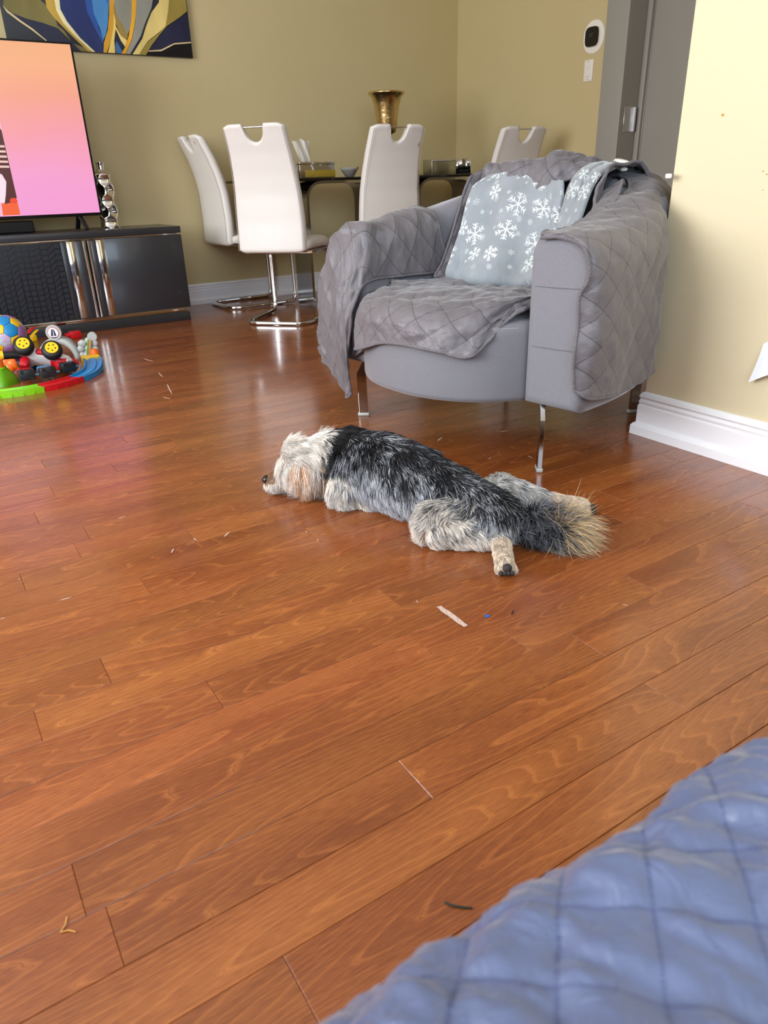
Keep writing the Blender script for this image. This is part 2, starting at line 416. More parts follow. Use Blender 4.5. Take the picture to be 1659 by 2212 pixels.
sp = MB().box(XC + .095, XC + .112, DY1 - .024, DY1 - .006, .985, 1.12, bev=.003); sp.build('strike_lip', mat('white metal', '#e8ecf2', .25), dr)
# ------------------------------------------------------------------ armchair
ACF = Vector((1.353, 1.344, 0)); ACT = Vector((-.158, .9874, 0)); ACD = Vector((.9874, .158, 0))
AC_RZ = math.atan2(ACT.y, ACT.x)            # local +x runs towards the far arm, local -y towards the back
def ac(u, v, z): return (u, -v, z)           # chair coordinates (u across, v depth, z) -> local
AC_LOC = ACF + ACT * .3755
def velvet(name, c1, c2):
    m = mat(name, c1, .75, sheen=.55, spec=.3); bsdf(m).inputs['Sheen Tint'].default_value = (.92, .92, .97, 1)
    mottled(m, c1, c2, 700., 2, sx=(1, 1, .4)); add_bump(m, 1200, .08, dist=.001)
    return m
M['velvet'] = velvet('grey velvet', '#737277', '#7d7c82')
arm = empty('armchair', AC_LOC, AC_RZ, 'grey velvet barrel armchair on bent chrome legs by the cream wall', 'armchair')
A_OUT, V0, VB, TH = .506, .05, .79, .185
def shell_pt(s):
    """centre line of arms and back: s in 0..1 from near arm front to far arm front; returns point, outward normal, top height"""
    a = A_OUT - TH / 2; bb = VB - TH / 2 - V0
    arc = PI * math.sqrt((a * a + bb * bb) / 2); L1 = V0; tot = arc + 2 * L1; d = s * tot
    if d < L1: u, v, nx, ny = -a, d, -1, 0
    elif d > tot - L1: u, v, nx, ny = a, tot - d, 1, 0
    else:
        ph = PI * (d - L1) / arc; u = -a * math.cos(ph); v = V0 + bb * math.sin(ph); nx, ny = -math.cos(ph) / a, math.sin(ph) / bb
        q = math.hypot(nx, ny); nx /= q; ny /= q
    k = float(sstep(.02, .36, s if s < .5 else 1 - s)); top = .615 + .125 * k
    return u, v, nx, ny, top
def shell_section(s, th, off=0.):
    """point on the shell surface; th 0..1 runs inner bottom, inner side, top, outer side, outer bottom"""
    u, v, nx, ny, top = shell_pt(s); zb = .19; w = TH / 2; r = .07; ri = .035
    # profile polyline with a rounded top (x: outward, z)
    prof = [(-w, zb), (-w, (zb + top) / 2), (-w, top - ri)] + [(-w + ri * (1 - math.cos(a)), top - ri + ri * math.sin(a)) for a in np.linspace(.3, PI / 2, 4)] + [(w - r * (1 - math.cos(a)), top - r + r * math.sin(a)) for a in np.linspace(PI / 2, .3, 4)] + [(w, top - r), (w + .006, (zb + top) / 2), (w - .012, zb)]
    P = np.array(prof); dl = np.r_[0, np.cumsum(np.hypot(*np.diff(P, axis=0).T))]; dl /= dl[-1]
    x = np.interp(th, dl, P[:, 0]); z = np.interp(th, dl, P[:, 1])
    if off:
        e = 1e-3; x2 = np.interp(min(1, th + e), dl, P[:, 0]) - np.interp(max(0, th - e), dl, P[:, 0]); z2 = np.interp(min(1, th + e), dl, P[:, 1]) - np.interp(max(0, th - e), dl, P[:, 1])
        q = math.hypot(x2, z2) or 1; x += -z2 / q * off; z += x2 / q * off
    return u + nx * x, v + ny * x, z
def build_shell():
    ss = np.linspace(0, 1, 73); rows = []
    def ring(s, shrink):
        pts = [shell_section(s, t) for t in np.linspace(0, 1, 34)]
        u, v, nx, ny, top = shell_pt(s); c = np.array([u, v, (.19 + top) / 2]); out = []
        for p in pts:
            p = np.array(p); dlt = c - p; h = np.array([dlt[0], dlt[1], 0]); out.append(p + h / (np.linalg.norm(h) + 1e-6) * min(shrink, np.linalg.norm(h)) + np.array([0, 0, math.copysign(min(shrink, abs(dlt[2])), dlt[2])]))
        return out
    def end(s, sign):
        E = []
        for a in (0, .35, .7, 1.05, 1.4):
            sh = .022 * (1 - math.sin(PI / 2 - 0)) if 0 else .022 * (1 - math.cos(PI / 2 - a) if False else 1 - math.sin(a)); E.append((sh, -.022 * math.cos(a) if False else .022 * math.cos(a)))
        return E
    for sh, dv in end(0, 1): rows.append([(p[0], p[1] - .0 + (0 - dv + .0) * 1., p[2]) for p in ring(0, sh)])
    for s in ss[1:-1]: rows.append(ring(s, 0))
    for sh, dv in reversed(end(1, -1)): rows.append([(p[0], p[1] - dv, p[2]) for p in ring(1, sh)])
    def clear(p):      # the shell stops short of the wall corner
        w_ = AC_LOC + ACT * p[0] + ACD * p[1]
        if w_.x > 1.74 and w_.y < 1.40: e_ = (1.40 - w_.y) * min(1, (w_.x - 1.74) / .07); return (p[0] + e_ * ACT.y, p[1] + e_ * ACD.y, p[2])
        return p
    P = np.array([[ac(*clear(p)) for p in r] for r in rows]); b = MB().grid(P, 0, True, False, True)
    b.add(P[0], [tuple(range(len(P[0])))[::-1]], 0); b.add(P[-1], [tuple(range(len(P[0])))], 0)
    return b
build_shell().build('arms_and_back', M['velvet'], arm)
# seam lines across the near arm front
for zz in (.345, .495):
    MB().sweep([ac(-.505, -.0215, zz + .004), ac(-.42, -.0225, zz + .001), ac(-.345, -.0215, zz)], .0025, .0025).build('seam', mat('seam thread', '#64626a', .8), arm)
# bow fronted seat block
def seat_outline(n=40):
    xs = np.linspace(-.322, .322, n); k = [(-.33, .012), (-.322, .004), (-.275, -.077), (-.207, -.133), (-.136, -.168), (-.06, -.184), (.02, -.184), (.136, -.168), (.207, -.133), (.275, -.077), (.322, .004)]
    X = [p[0] for p in k]; Y = [p[1] for p in k]; pts = [(x, float(np.interp(x, X, Y))) for x in xs]
    # smooth
    P = np.array(pts)
    for _ in range(4): P[1:-1, 1] = (P[:-2, 1] + 2 * P[1:-1, 1] + P[2:, 1]) / 4
    return [tuple(p) for p in P] + [(.34, .5), (-.34, .5)]
SO = seat_outline()
def seat_front(u): return float(np.interp(u, [p[0] for p in SO[:-2]], [p[1] for p in SO[:-2]]))
def puffy(outline, z0, z1, rb, rt, crown, name, mt, parent):
    P = np.array(outline); c = P.mean(0); n = len(P)
    t = np.roll(P, -1, 0) - np.roll(P, 1, 0); t /= np.linalg.norm(t, axis=1)[:, None]; nr = np.stack([t[:, 1], -t[:, 0]], 1)
    if ((P - c) * nr).sum() < 0: nr = -nr
    rows = []
    for a in np.linspace(PI / 2, 0, 5): rows.append((P - nr * rb * (1 - math.cos(a)), z0 + rb * (1 - math.sin(a))))
    for a in np.linspace(0, PI / 2, 6): rows.append((P - nr * rt * (1 - math.cos(a)), z1 - rt * (1 - math.sin(a))))
    base = rows[-1][0]
    for k in (.75, .5, .25, .04): rows.append((c + (base - c) * k, z1 + crown * (1 - k * k)))
    G = np.array([[ac(p[0], p[1], z) for p in r] for r, z in rows]); b = MB().grid(G, 0, True, False, True)
    b.add(G[0], [tuple(range(n))]); b.add(G[-1], [tuple(range(n))[::-1]])
    o = b.build(name, mt, parent)
    bm = bmesh.new(); bm.from_mesh(o.data); bmesh.ops.recalc_face_normals(bm, faces=bm.faces); bm.to_mesh(o.data); bm.free()
    return o
puffy(SO, .186, .40, .018, .03, .022, 'seat', M['velvet'], arm)
st = MB(); st.sweep([ac(u, seat_front(u) - .003 + .012, .385) for u in np.linspace(-.30, .30, 30)], .004, .004); st.build('seam', mat('pale seam thread', '#8f8c94', .8), arm)
# bent chrome blade legs standing on the diagonals
DCH = mat('dark chrome', (.42, .40, .39), .10, 1.)
def blade(u, v, du, dv):
    q = math.hypot(du, dv); du /= q; dv /= q; px, py = -dv, du
    prof = [(-.055, .192), (.0, .192), (.022, .150), (.018, .0), (-.012, .0), (-.010, .148)]
    b = MB(); T = .007
    V = [ac(u + du * a + px * sgn * T, v + dv * a + py * sgn * T, z) for sgn in (-1, 1) for a, z in prof]; n = len(prof)
    b.add(V, [tuple(range(n)), tuple(range(n, 2 * n))[::-1]] + [(i, n + i, n + (i + 1) % n, (i + 1) % n) for i in range(n)])
    o = b.build('leg', DCH, arm, bevel=.0015)
    bm = bmesh.new(); bm.from_mesh(o.data); bmesh.ops.recalc_face_normals(bm, faces=bm.faces); bm.to_mesh(o.data); bm.free()
    MB().box(-.02, .02, -.009, .009, 0, .012, bev=.003, M=Matrix.Translation(ac(u + du * .003, v + dv * .003, 0)) @ Matrix.Rotation(math.atan2(-dv, du), 4, 'Z')).build('foot_pad', mat('clear foot pad', '#b9bbb8', .2), o)
blade(-.3755, 0, -1, -1); blade(.3755, 0, 1, -1); blade(-.275, .655, -.6, 1); blade(.275, .655, .6, 1)

# ------------------------------------------------------------------ quilted fabric
QD = .098     # diagonal of one quilted diamond
def quilt_mat(name, c1, c2, rough=.5, thread='#2c2a2e', spec=.5, d=QD, threadw=.015, bumps=.5):
    m = mat(name, c1, rough, sheen=.25, spec=spec)
    uv = N(m, 'ShaderNodeUVMap', uv_map='UVMap'); sp = N(m, 'ShaderNodeSeparateXYZ'); L(m, uv.outputs[0], sp.inputs[0])
    a = math_n(m, 'DIVIDE', math_n(m, 'ADD', sp.outputs[0], sp.outputs[1]), d); b_ = math_n(m, 'DIVIDE', math_n(m, 'SUBTRACT', sp.outputs[0], sp.outputs[1]), d)
    def line(p, q):
        dist = math_n(m, 'ABSOLUTE', math_n(m, 'SUBTRACT', math_n(m, 'FRACT', math_n(m, 'ADD', p, .5)), .5))
        on = math_n(m, 'LESS_THAN', dist, threadw); dash = math_n(m, 'LESS_THAN', math_n(m, 'FRACT', math_n(m, 'MULTIPLY', q, 20.)), .66)
        return math_n(m, 'MULTIPLY', on, dash)
    ln = math_n(m, 'MAXIMUM', line(a, b_), line(b_, a))
    nz = N(m, 'ShaderNodeTexNoise', Scale=14., Detail=4.); L(m, uv.outputs[0], nz.inputs['Vector'])
    mx = N(m, 'ShaderNodeMix', data_type='RGBA'); L(m, nz.outputs['Fac'], mx.inputs['Factor']); mx.inputs['A'].default_value = (*hexc(c1), 1); mx.inputs['B'].default_value = (*hexc(c2), 1)
    m2 = N(m, 'ShaderNodeMix', data_type='RGBA'); L(m, ln, m2.inputs['Factor']); L(m, mx.outputs['Result'], m2.inputs['A']); m2.inputs['B'].default_value = (*hexc(thread), 1)
    L(m, m2.outputs['Result'], bsdf(m).inputs['Base Color'])
    n2 = N(m, 'ShaderNodeTexNoise', Scale=55., Detail=3., Distortion=.6); L(m, uv.outputs[0], n2.inputs['Vector'])
    n3 = N(m, 'ShaderNodeTexNoise', Scale=900., Detail=1.); L(m, uv.outputs[0], n3.inputs['Vector'])
    bp = N(m, 'ShaderNodeBump', Strength=bumps, Distance=.004); L(m, math_n(m, 'ADD', n2.outputs['Fac'], math_n(m, 'MULTIPLY', n3.outputs['Fac'], .06)), bp.inputs['Height']); L(m, bp.outputs['Normal'], bsdf(m).inputs['Normal'])
    return m
M['quilt'] = quilt_mat('taupe grey quilted microfibre', '#635f62', '#706c70')
M['binding'] = mat('taupe binding', '#6a666a', .6, sheen=.2, bump=(300, .5))
def cloth_grid(ctrl, n, m, puff=.0058, wrinkle=.004, seed=0, d=QD, uoff=(0, 0), wscale=(9, 9), post=None, fine=.25):
    P = cat2(np.asarray(ctrl, float), n, m)
    if post is not None: P = post(P)
    lu = np.r_[0, np.cumsum(np.linalg.norm(np.diff(P, axis=0), axis=2).mean(1))]; lv = np.r_[0, np.cumsum(np.linalg.norm(np.diff(P, axis=1), axis=2).mean(0))]
    U, V = np.meshgrid(lu + uoff[0], lv + uoff[1], indexing='ij')
    du = np.gradient(P, axis=0); dv = np.gradient(P, axis=1); nr = np.cross(du, dv); nr /= np.linalg.norm(nr, axis=2)[..., None] + 1e-9
    a = (U + V) / d; b = (U - V) / d
    h = puff * (np.abs(np.sin(PI * a)) * np.abs(np.sin(PI * b))) ** .55 if puff else 0
    w = wrinkle * fbm(np.stack([U * wscale[0] + seed * 3.1, V * wscale[1], np.full_like(U, seed * 7.7)], -1), seed, 3)
    w2 = fine * wrinkle * fbm(np.stack([(U + .4 * V) * 70 + seed, (V - .4 * U) * 28, np.full_like(U, seed * 1.7)], -1), seed + 9, 2)
    return P + nr * (h + w + w2)[..., None], nr, U, V
def cloth_build(name, P, nr, U, V, mt, parent, thick=.006, flip=False):
    n, m = P.shape[:2]; b = MB(); sgn = -1 if flip else 1
    b.grid(P[::1] if flip else P[:, ::1], 0, True)
    Q = P - nr * thick; o = len(b.v); b.add(Q.reshape(-1, 3), [], 0)
    F = [tuple(o + i for i in (i0 * m + j, (i0 + 1) * m + j, (i0 + 1) * m + j + 1, i0 * m + j + 1)) for i0 in range(n - 1) for j in range(m - 1)]
    b.f += F; b.m += [0] * len(F); b.sm += [True] * len(F)
    idx = [(i, 0) for i in range(n)] + [(n - 1, j) for j in range(1, m)] + [(i, m - 1) for i in range(n - 2, -1, -1)] + [(0, j) for j in range(m - 2, 0, -1)]
    ring = [i * m + j for i, j in idx]; k = len(ring)
    F = [(ring[i], ring[(i + 1) % k], o + ring[(i + 1) % k], o + ring[i]) for i in range(k)]
    b.f += F; b.m += [0] * k; b.sm += [True] * k
    ob = b.build(name, mt, parent); me = ob.data
    uvl = me.uv_layers.new(name='UVMap'); uu = np.concatenate([np.stack([U, V], -1).reshape(-1, 2)] * 2)
    li = np.empty(len(me.loops), np.int32); me.loops.foreach_get('vertex_index', li); uvl.data.foreach_set('uv', uu[li].astype(np.float32).ravel())
    return ob, [tuple(P[i, j] - nr[i, j] * thick / 2) for i, j in idx]
def quilt(name, ctrl, n, m, mt, parent, seed=0, bind=.012, thick=.006, bmat=None, **kw):
    P, nr, U, V = cloth_grid(ctrl, n, m, seed=seed, **kw)
    ob, ring = cloth_build(name, P, nr, U, V, mt, parent, thick)
    if bind:
        r = [ring[i] for i in range(0, len(ring), 1)]
        MB().sweep(r, bind, bind * .8, closed=True, seg=6).build('binding', bmat or M['binding'], ob)
    return ob
cover = empty('quilted_cover', AC_LOC, AC_RZ, 'taupe quilted chair protector draped over the grey velvet armchair', 'chair cover')
def L3(C): return np.array([[ac(*p) for p in r] for r in C], float)
# near arm flap follows the outside of the arm
def near_flap():
    rows = []
    for i, s in enumerate(np.linspace(.004, .40, 10)):
        row = []
        t0 = .455 - .03 * math.sin(i * .9); t1 = .985 - .02 * abs(math.sin(i * 1.3))
        if i == 0: t1 = .955
        if i == 9: t1 = .80
        for j, t in enumerate(np.linspace(t0, t1, 9)):
            off = .010 + .012 * (j / 8) ** 2 + (.010 * math.sin(i * 2.1) * (j / 8) ** 1.5)
            p = list(shell_section(s, t, off)); 
            w_ = AC_LOC + ACT * p[0] + ACD * p[1]
            if w_.x > 1.76 and w_.y < 1.415: e_ = (1.415 - w_.y) * min(1, (w_.x - 1.76) / .06); p[0] += e_ * ACT.y; p[1] += e_ * ACD.y
            row.append(p)
        rows.append(row)
    # the front hem wraps a little way round the arm front; its lower corner is rounded
    fr = []
    for j, p in enumerate(rows[0]):
        w = float(sstep(2, 4.5, j)); fr.append([p[0] + .040 * w, -.036 + .004 * (j % 2), p[2] - .012 * (1 - w)])
    fr[8] = [fr[8][0] - .012, -.03, fr[8][2] + .022]; fr[7][0] -= .002
    for j in range(9): rows[0][j][1] = -.022 if j < 3 else rows[0][j][1] - .008
    return [fr] + rows
quilt('arm_panel', L3([r[::-1] for r in near_flap()]), 96, 72, M['quilt'], cover, seed=1, wrinkle=.006, puff=.0038, fine=.5)
# far arm flap falling over the front of the far arm
def th_at(s, z, outer):
    ts = np.linspace(.5, 1, 200) if outer else np.linspace(.5, 0, 200)
    zs = [shell_section(s, t)[2] for t in ts]
    return float(ts[int(np.argmin(np.abs(np.array(zs) - z)))])
FF = []
for k in range(5):
    q = k / 4; row = []
    for j in range(9):
        w = j / 8; s0 = .825 + .045 * math.sin(PI * min(1, w * 1.1)) + .01 * w; s_ = s0 + (1 - s0) * q
        ti, to = th_at(s_, .462, False), th_at(s_, .27, True)
        off = .010 + .012 * w * w + .006 * math.sin(3 * q + 5 * w)
        row.append(shell_section(s_, ti + (to - ti) * w, off))
    FF.append(row)
def lerp9(r): return [tuple(p) for p in cat1(np.array(r), 9)]
FF += [lerp9(r) for r in (
 [(.312, -.050, .440), (.335, -.052, .475), (.37, -.054, .520), (.43, -.054, .548), (.50, -.048, .505), (.555, -.025, .37), (.592, 0, .235)],
 [(.325, -.078, .37), (.35, -.080, .385), (.385, -.078, .40), (.44, -.072, .41), (.50, -.064, .375), (.555, -.042, .295), (.598, -.012, .222)],
 [(.352, -.078, .26), (.365, -.080, .235), (.39, -.074, .23), (.44, -.068, .245), (.49, -.062, .26), (.55, -.046, .24), (.599, -.018, .214)],
 [(.372, -.060, .16), (.38, -.058, .095), (.40, -.052, .075), (.44, -.052, .105), (.485, -.052, .15), (.545, -.042, .188), (.597, -.02, .207)])]
quilt('arm_panel', L3(FF), 96, 72, M['quilt'], cover, seed=2, wrinkle=.011, wscale=(7, 12))
# seat panel with wavy front hem
def seat_panel():
    us = [.375, .31, .23, .15, .07, -.02, -.10, -.165, -.215, -.25, -.275, -.295]; hem = [.215, .25, .275, .297, .326, .338, .336, .330, .318, .335, .400, .425]; rows = []
    for u, h in zip(us, hem):
        f = seat_front(max(-.31, min(.31, u))); bulge = .018
        z = .443
        if u > -.26:
            rows.append([(u * .9, .40, .446), (u * .95, .25, .447), (u, .1, .445), (u, f + .09, .440), (u, f + .022, .424), (u, f - .010, .392), (u, f - bulge, (.392 + h) / 2), (u, f - bulge - .006, h)])
        else:
            rows.append([(u * .95, .40, .446), (u * .97, .30, .447), (u, .22, .446), (u, .16, .445), (u, .11 if u < -.28 else .06, .444), (u, .06 if u < -.28 else .0, .441), (u, .02 if u < -.28 else f + .05, .438), (u, -.0 if u < -.28 else f + .025, h + .006)])
    return rows
quilt('seat_panel', L3(seat_panel())[:, ::-1], 84, 90, M['quilt'], cover, seed=3, wrinkle=.009, wscale=(8, 10), fine=.4)
# panel up the inside of the back, folded over the top edge
BP = []
for u in np.linspace(.258, -.27, 9):
    vb = .05 + .555 * math.sqrt(max(0, 1 - (u / .335) ** 2)) - .01
    BP.append([(u, vb - .165, .457), (u, vb - .125, .50), (u, vb - .075, .60), (u, vb - .035, .69), (u * .98, vb + .0, .752), (u, vb + .08, .772), (u * 1.08, vb + .16, .755), (u * 1.15, vb + .215, .66)])
quilt('back_panel', L3(BP)[:, ::-1], 84, 84, M['quilt'], cover, seed=4, wrinkle=.012)
# bunched fold lying on top of the back with its loose hem
BF = []
for u, cz, hz, hv in ((.205, .772, .750, .395), (.15, .784, .738, .400), (.09, .790, .744, .405), (.035, .799, .715, .402), (-.02, .802, .690, .392), (-.07, .795, .734, .430), (-.115, .772, .752, .455)):
    BF.append([(u, hv, hz), (u, hv + .025, (hz + cz) / 2 + .012), (u - .005, hv + .075, cz), (u - .01, hv + .14, cz + .004), (u - .015, hv + .20, .765)])
quilt('back_fold', L3(BF), 70, 60, M['quilt'], cover, seed=5, wrinkle=.014, wscale=(14, 9), thick=.012, bind=.014)
# dark inner fold seen between fleece and near arm
BG = []
for k in range(6):
    s_ = .10 + .30 * k / 5; BG.append([shell_section(s_, th_at(s_, .50, False) + (.47 - th_at(s_, .50, False)) * w, .012 + .010 * math.sin(k * 2.2 + w * 4)) for w in np.linspace(0, 1, 6)])
quilt('inner_panel', L3([r[::-1] for r in BG]), 50, 60, M['quilt'], cover, seed=6, wrinkle=.014, wscale=(16, 10))

# ------------------------------------------------------------------ snowflake fleece
def fleece_mat():
    m = mat('fleece', '#9aa1a8', .85, sheen=.5, spec=.15)
    uv = N(m, 'ShaderNodeUVMap', uv_map='UVMap'); nz = N(m, 'ShaderNodeTexNoise', Scale=11., Detail=5.); L(m, uv.outputs[0], nz.inputs['Vector'])
    mx = N(m, 'ShaderNodeMix', data_type='RGBA'); L(m, nz.outputs['Fac'], mx.inputs['Factor']); mx.inputs['A'].default_value = (*hexc('#767d83'), 1); mx.inputs['B'].default_value = (*hexc('#a2a8ac'), 1)
    # snowflakes: cells of a jittered grid, six arms with side branches
    def flakes(scale, seed, size, arms=6):
        sc = N(m, 'ShaderNodeVectorMath', operation='MULTIPLY_ADD'); L(m, uv.outputs[0], sc.inputs[0]); sc.inputs[1].default_value = (scale, scale, scale); sc.inputs[2].default_value = (seed, seed * .7, 0)
        vo = N(m, 'ShaderNodeTexVoronoi', voronoi_dimensions='2D', Scale=1., Randomness=.55); L(m, sc.outputs[0], vo.inputs['Vector'])
        df = N(m, 'ShaderNodeVectorMath', operation='SUBTRACT'); L(m, sc.outputs[0], df.inputs[0]); L(m, vo.outputs['Position'], df.inputs[1])
        sp = N(m, 'ShaderNodeSeparateXYZ'); L(m, df.outputs[0], sp.inputs[0])
        cs = N(m, 'ShaderNodeSeparateColor'); L(m, vo.outputs['Color'], cs.inputs[0])
        ang = math_n(m, 'ADD', math_n(m, 'ARCTAN2', sp.outputs[1], sp.outputs[0]), math_n(m, 'MULTIPLY', cs.outputs[0], 6.28))
        r = N(m, 'ShaderNodeVectorMath', operation='LENGTH'); L(m, df.outputs[0], r.inputs[0]); r = r.outputs['Value']
        R = math_n(m, 'ADD', math_n(m, 'MULTIPLY', cs.outputs[1], size * .45), size * .55)
        seg = 2 * PI / arms
        fa = math_n(m, 'ABSOLUTE', math_n(m, 'SUBTRACT', math_n(m, 'MULTIPLY', math_n(m, 'FRACT', math_n(m, 'DIVIDE', ang, seg)), seg), seg / 2))
        ax = math_n(m, 'MULTIPLY', r, math_n(m, 'COSINE', fa)); ay = math_n(m, 'MULTIPLY', r, math_n(m, 'SINE', fa))
        wob = math_n(m, 'MULTIPLY', math_n(m, 'SUBTRACT', nz.outputs['Fac'], .5), .02)
        stem = math_n(m, 'LESS_THAN', math_n(m, 'ADD', ay, wob), size * .045)
        br = None
        for pos in (.45, .75):
            # branch line leaving the stem at 45 degrees
            e = math_n(m, 'ABSOLUTE', math_n(m, 'SUBTRACT', math_n(m, 'SUBTRACT', ax, ay), math_n(m, 'MULTIPLY', R, pos)))
            on = math_n(m, 'MULTIPLY', math_n(m, 'LESS_THAN', e, size * .05), math_n(m, 'LESS_THAN', ay, math_n(m, 'MULTIPLY', R, .26)))
            br = on if br is None else math_n(m, 'MAXIMUM', br, on)
        f = math_n(m, 'MULTIPLY', math_n(m, 'MAXIMUM', stem, br), math_n(m, 'LESS_THAN', ax, R))
        return f
    f = math_n(m, 'MAXIMUM', flakes(10.5, 3.3, .42), math_n(m, 'MULTIPLY', flakes(19., 8.1, .20), .75))
    fz = N(m, 'ShaderNodeTexNoise', Scale=260., Detail=3.); L(m, uv.outputs[0], fz.inputs['Vector'])
    f = math_n(m, 'MULTIPLY', f, math_n(m, 'ADD', math_n(m, 'MULTIPLY', fz.outputs['Fac'], .8), .40))
    m2 = N(m, 'ShaderNodeMix', data_type='RGBA'); m2.clamp_factor = True; L(m, f, m2.inputs['Factor']); L(m, mx.outputs['Result'], m2.inputs['A']); m2.inputs['B'].default_value = (*hexc('#dde5e3'), 1)
    L(m, m2.outputs['Result'], bsdf(m).inputs['Base Color'])
    bp = N(m, 'ShaderNodeBump', Strength=.6, Distance=.003); L(m, fz.outputs['Fac'], bp.inputs['Height']); L(m, bp.outputs['Normal'], bsdf(m).inputs['Normal'])
    return m
M['fleece'] = fleece_mat()
fleece = empty('fleece_blanket', AC_LOC, AC_RZ, 'pale grey fleece blanket with white snowflakes leaning on armchair back', 'blanket')
FB = [
 [(.208, .36, .718), (.208, .337, .68), (.206, .30, .59), (.204, .263, .51), (.200, .243, .470), (.205, .27, .454)],
 [(.175, .40, .748), (.175, .362, .70), (.165, .312, .59), (.155, .258, .50), (.145, .234, .462), (.15, .27, .452)],
 [(.11, .415, .752), (.11, .375, .70), (.10, .318, .59), (.09, .262, .50), (.08, .238, .460), (.085, .28, .452)],
 [(.05, .425, .745), (.045, .385, .695), (.035, .325, .59), (.02, .268, .50), (.005, .246, .457), (.01, .285, .452)],
 [(-.01, .430, .738), (-.02, .395, .68), (-.035, .335, .58), (-.05, .282, .495), (-.06, .260, .458), (-.055, .29, .452)],
 [(-.06, .425, .732), (-.08, .390, .665), (-.095, .340, .575), (-.105, .293, .495), (-.115, .273, .463), (-.11, .30, .453)],
 [(-.10, .415, .725), (-.13, .380, .655), (-.145, .342, .57), (-.155, .303, .495), (-.16, .288, .470), (-.155, .31, .456)]]
def folds(P):
    n, m = P.shape[:2]; i, j = np.meshgrid(np.linspace(0, 1, n), np.linspace(0, 1, m), indexing='ij')
    k = np.sin(i * 13 + j * 3.5) * .010 * sstep(.1, .6, j) + np.sin(i * 22 - j * 6) * .004
    Q = P.copy(); Q[..., 1] += k; Q[..., 2] += k * .4; return Q
quilt('blanket_panel', L3(FB), 90, 80, M['fleece'], fleece, seed=8, puff=0, wrinkle=.006, thick=.016, bind=0, post=folds)
def strip(pts, w, name, sd):
    rows = []
    for du in (-1, -.8, -.3, .3, .8, 1):
        row = []
        for (u, v, z) in pts:
            q = math.sqrt(max(0, 1 - du * du)); row.append((u - du * w * .9, v - du * w * .55 - .010 * q, z + .016 * q - .006 + du * .004))
        rows.append(row)
    quilt(name, L3(rows), 36, 70, M['fleece'], fleece, seed=sd, puff=0, wrinkle=.004, thick=.012, bind=0)
strip([(-.158, .30, .53), (-.158, .325, .585), (-.155, .35, .64), (-.145, .395, .70), (-.132, .46, .752), (-.135, .55, .772), (-.14, .62, .76)], .046, 'folded_strip', 9)
strip([(-.210, .275, .53), (-.210, .30, .585), (-.206, .33, .64), (-.196, .38, .70), (-.182, .45, .748), (-.185, .53, .768), (-.19, .61, .76)], .044, 'folded_strip', 10)
# white plastic clip lying on the folded fleece, white cable end on the far side
clip = empty('plastic_clip', AC_LOC, AC_RZ, 'small white plastic clip resting on the folded fleece', 'clip')
Mx = Matrix.Translation(ac(-.232, .50, .770)) @ Matrix.Rotation(math.radians(-35), 4, 'Z') @ Matrix.Rotation(math.radians(-8), 4, 'Y')
MB().box(-.03, .028, -.011, .011, -.001, .014, bev=.005, M=Mx).build('jaw', M['white_pl'], clip)
MB().box(-.03, .045, -.010, .010, -.014, -.004, bev=.004, M=Mx).build('jaw', M['white_pl'], clip)
MB().sweep([Mx @ Vector(p) for p in ((.026, 0, .006), (.04, .002, .008), (.05, 0, .004))], .008, .008, taper=[1, .9, .5]).build('tip', M['white_pl'], clip)
plug = empty('white_plug', AC_LOC, AC_RZ, 'white plug end poking out behind the near armrest', 'plug')
Mx = Matrix.Translation(ac(-.405, .46, .735)) @ Matrix.Rotation(math.radians(-60), 4, 'Z')
MB().box(-.03, .02, -.008, .008, -.004, .008, bev=.003, M=Mx).build('body', M['white_pl'], plug)
# ------------------------------------------------------------------ dining chairs
def leather():
    m = mat('off white leatherette', '#e4e0d9', .42, spec=.45)
    add_bump(m, 160, .05, dist=.002); return m
M['leather'] = leather()
M['seamline'] = mat('leatherette seam', '#b3aaa0', .6)
def back_y(h):      # rearward sweep of the chair back, h above the floor
    return float(np.interp(h, [.39, .55, .70, .80, .90, 1.0, 1.05], [-.205, -.200, -.208, -.228, -.262, -.31, -.34]))
def back_panel_mesh():
    Hb, Ht = .395, 1.035; nr_ = .066
    cols = sorted(set(np.round(np.concatenate([np.linspace(-1, -.36, 12), np.linspace(-.36, .36, 21), np.linspace(.36, 1, 12)]), 4)))
    rows = 34; F_, B_ = [], []
    def halfw(h): return .203 - .030 * sstep(.5, 1.05, h)
    for c in cols:
        x0 = c * .2; n = abs(x0) / nr_
        dip = .083 * math.sqrt(max(0, 1 - n ** 2)) if n < 1 else 0
        top = Ht - dip - .012 * sstep(.15, .2, abs(x0)); bot = Hb + .012 * sstep(.16, .2, abs(x0)); fr, br = [], []
        for k in range(rows):
            t = k / (rows - 1); t = .5 - .5 * math.cos(PI * t) * (1 - .0); h = bot + (top - bot) * t
            x = c * halfw(h)
            # distance to the border
            dx = halfw(h) - abs(x); d = min(dx, h - bot, top - h)
            if n < 1.7 and h > Ht - .17:
                d = min(d, abs(math.hypot(x0 / nr_, max(0, (h - (Ht))) / .083 if h > Ht else (h - Ht) / .083) - 1) * nr_) if n >= 1 else d
            r = .017; e = math.sqrt(max(0, 1 - (1 - min(d / r, 1)) ** 2)); T = (.030 - .004 * t) * e
            y = back_y(h) + .012 * (c * c)
            fr.append((x, y + T, h)); br.append((x, y - T, h))
        F_.append(fr); B_.append(br)
    b = MB(); b.grid(np.array(F_), 0, True); b.grid(np.array(B_)[::-1], 0, True)
    return b
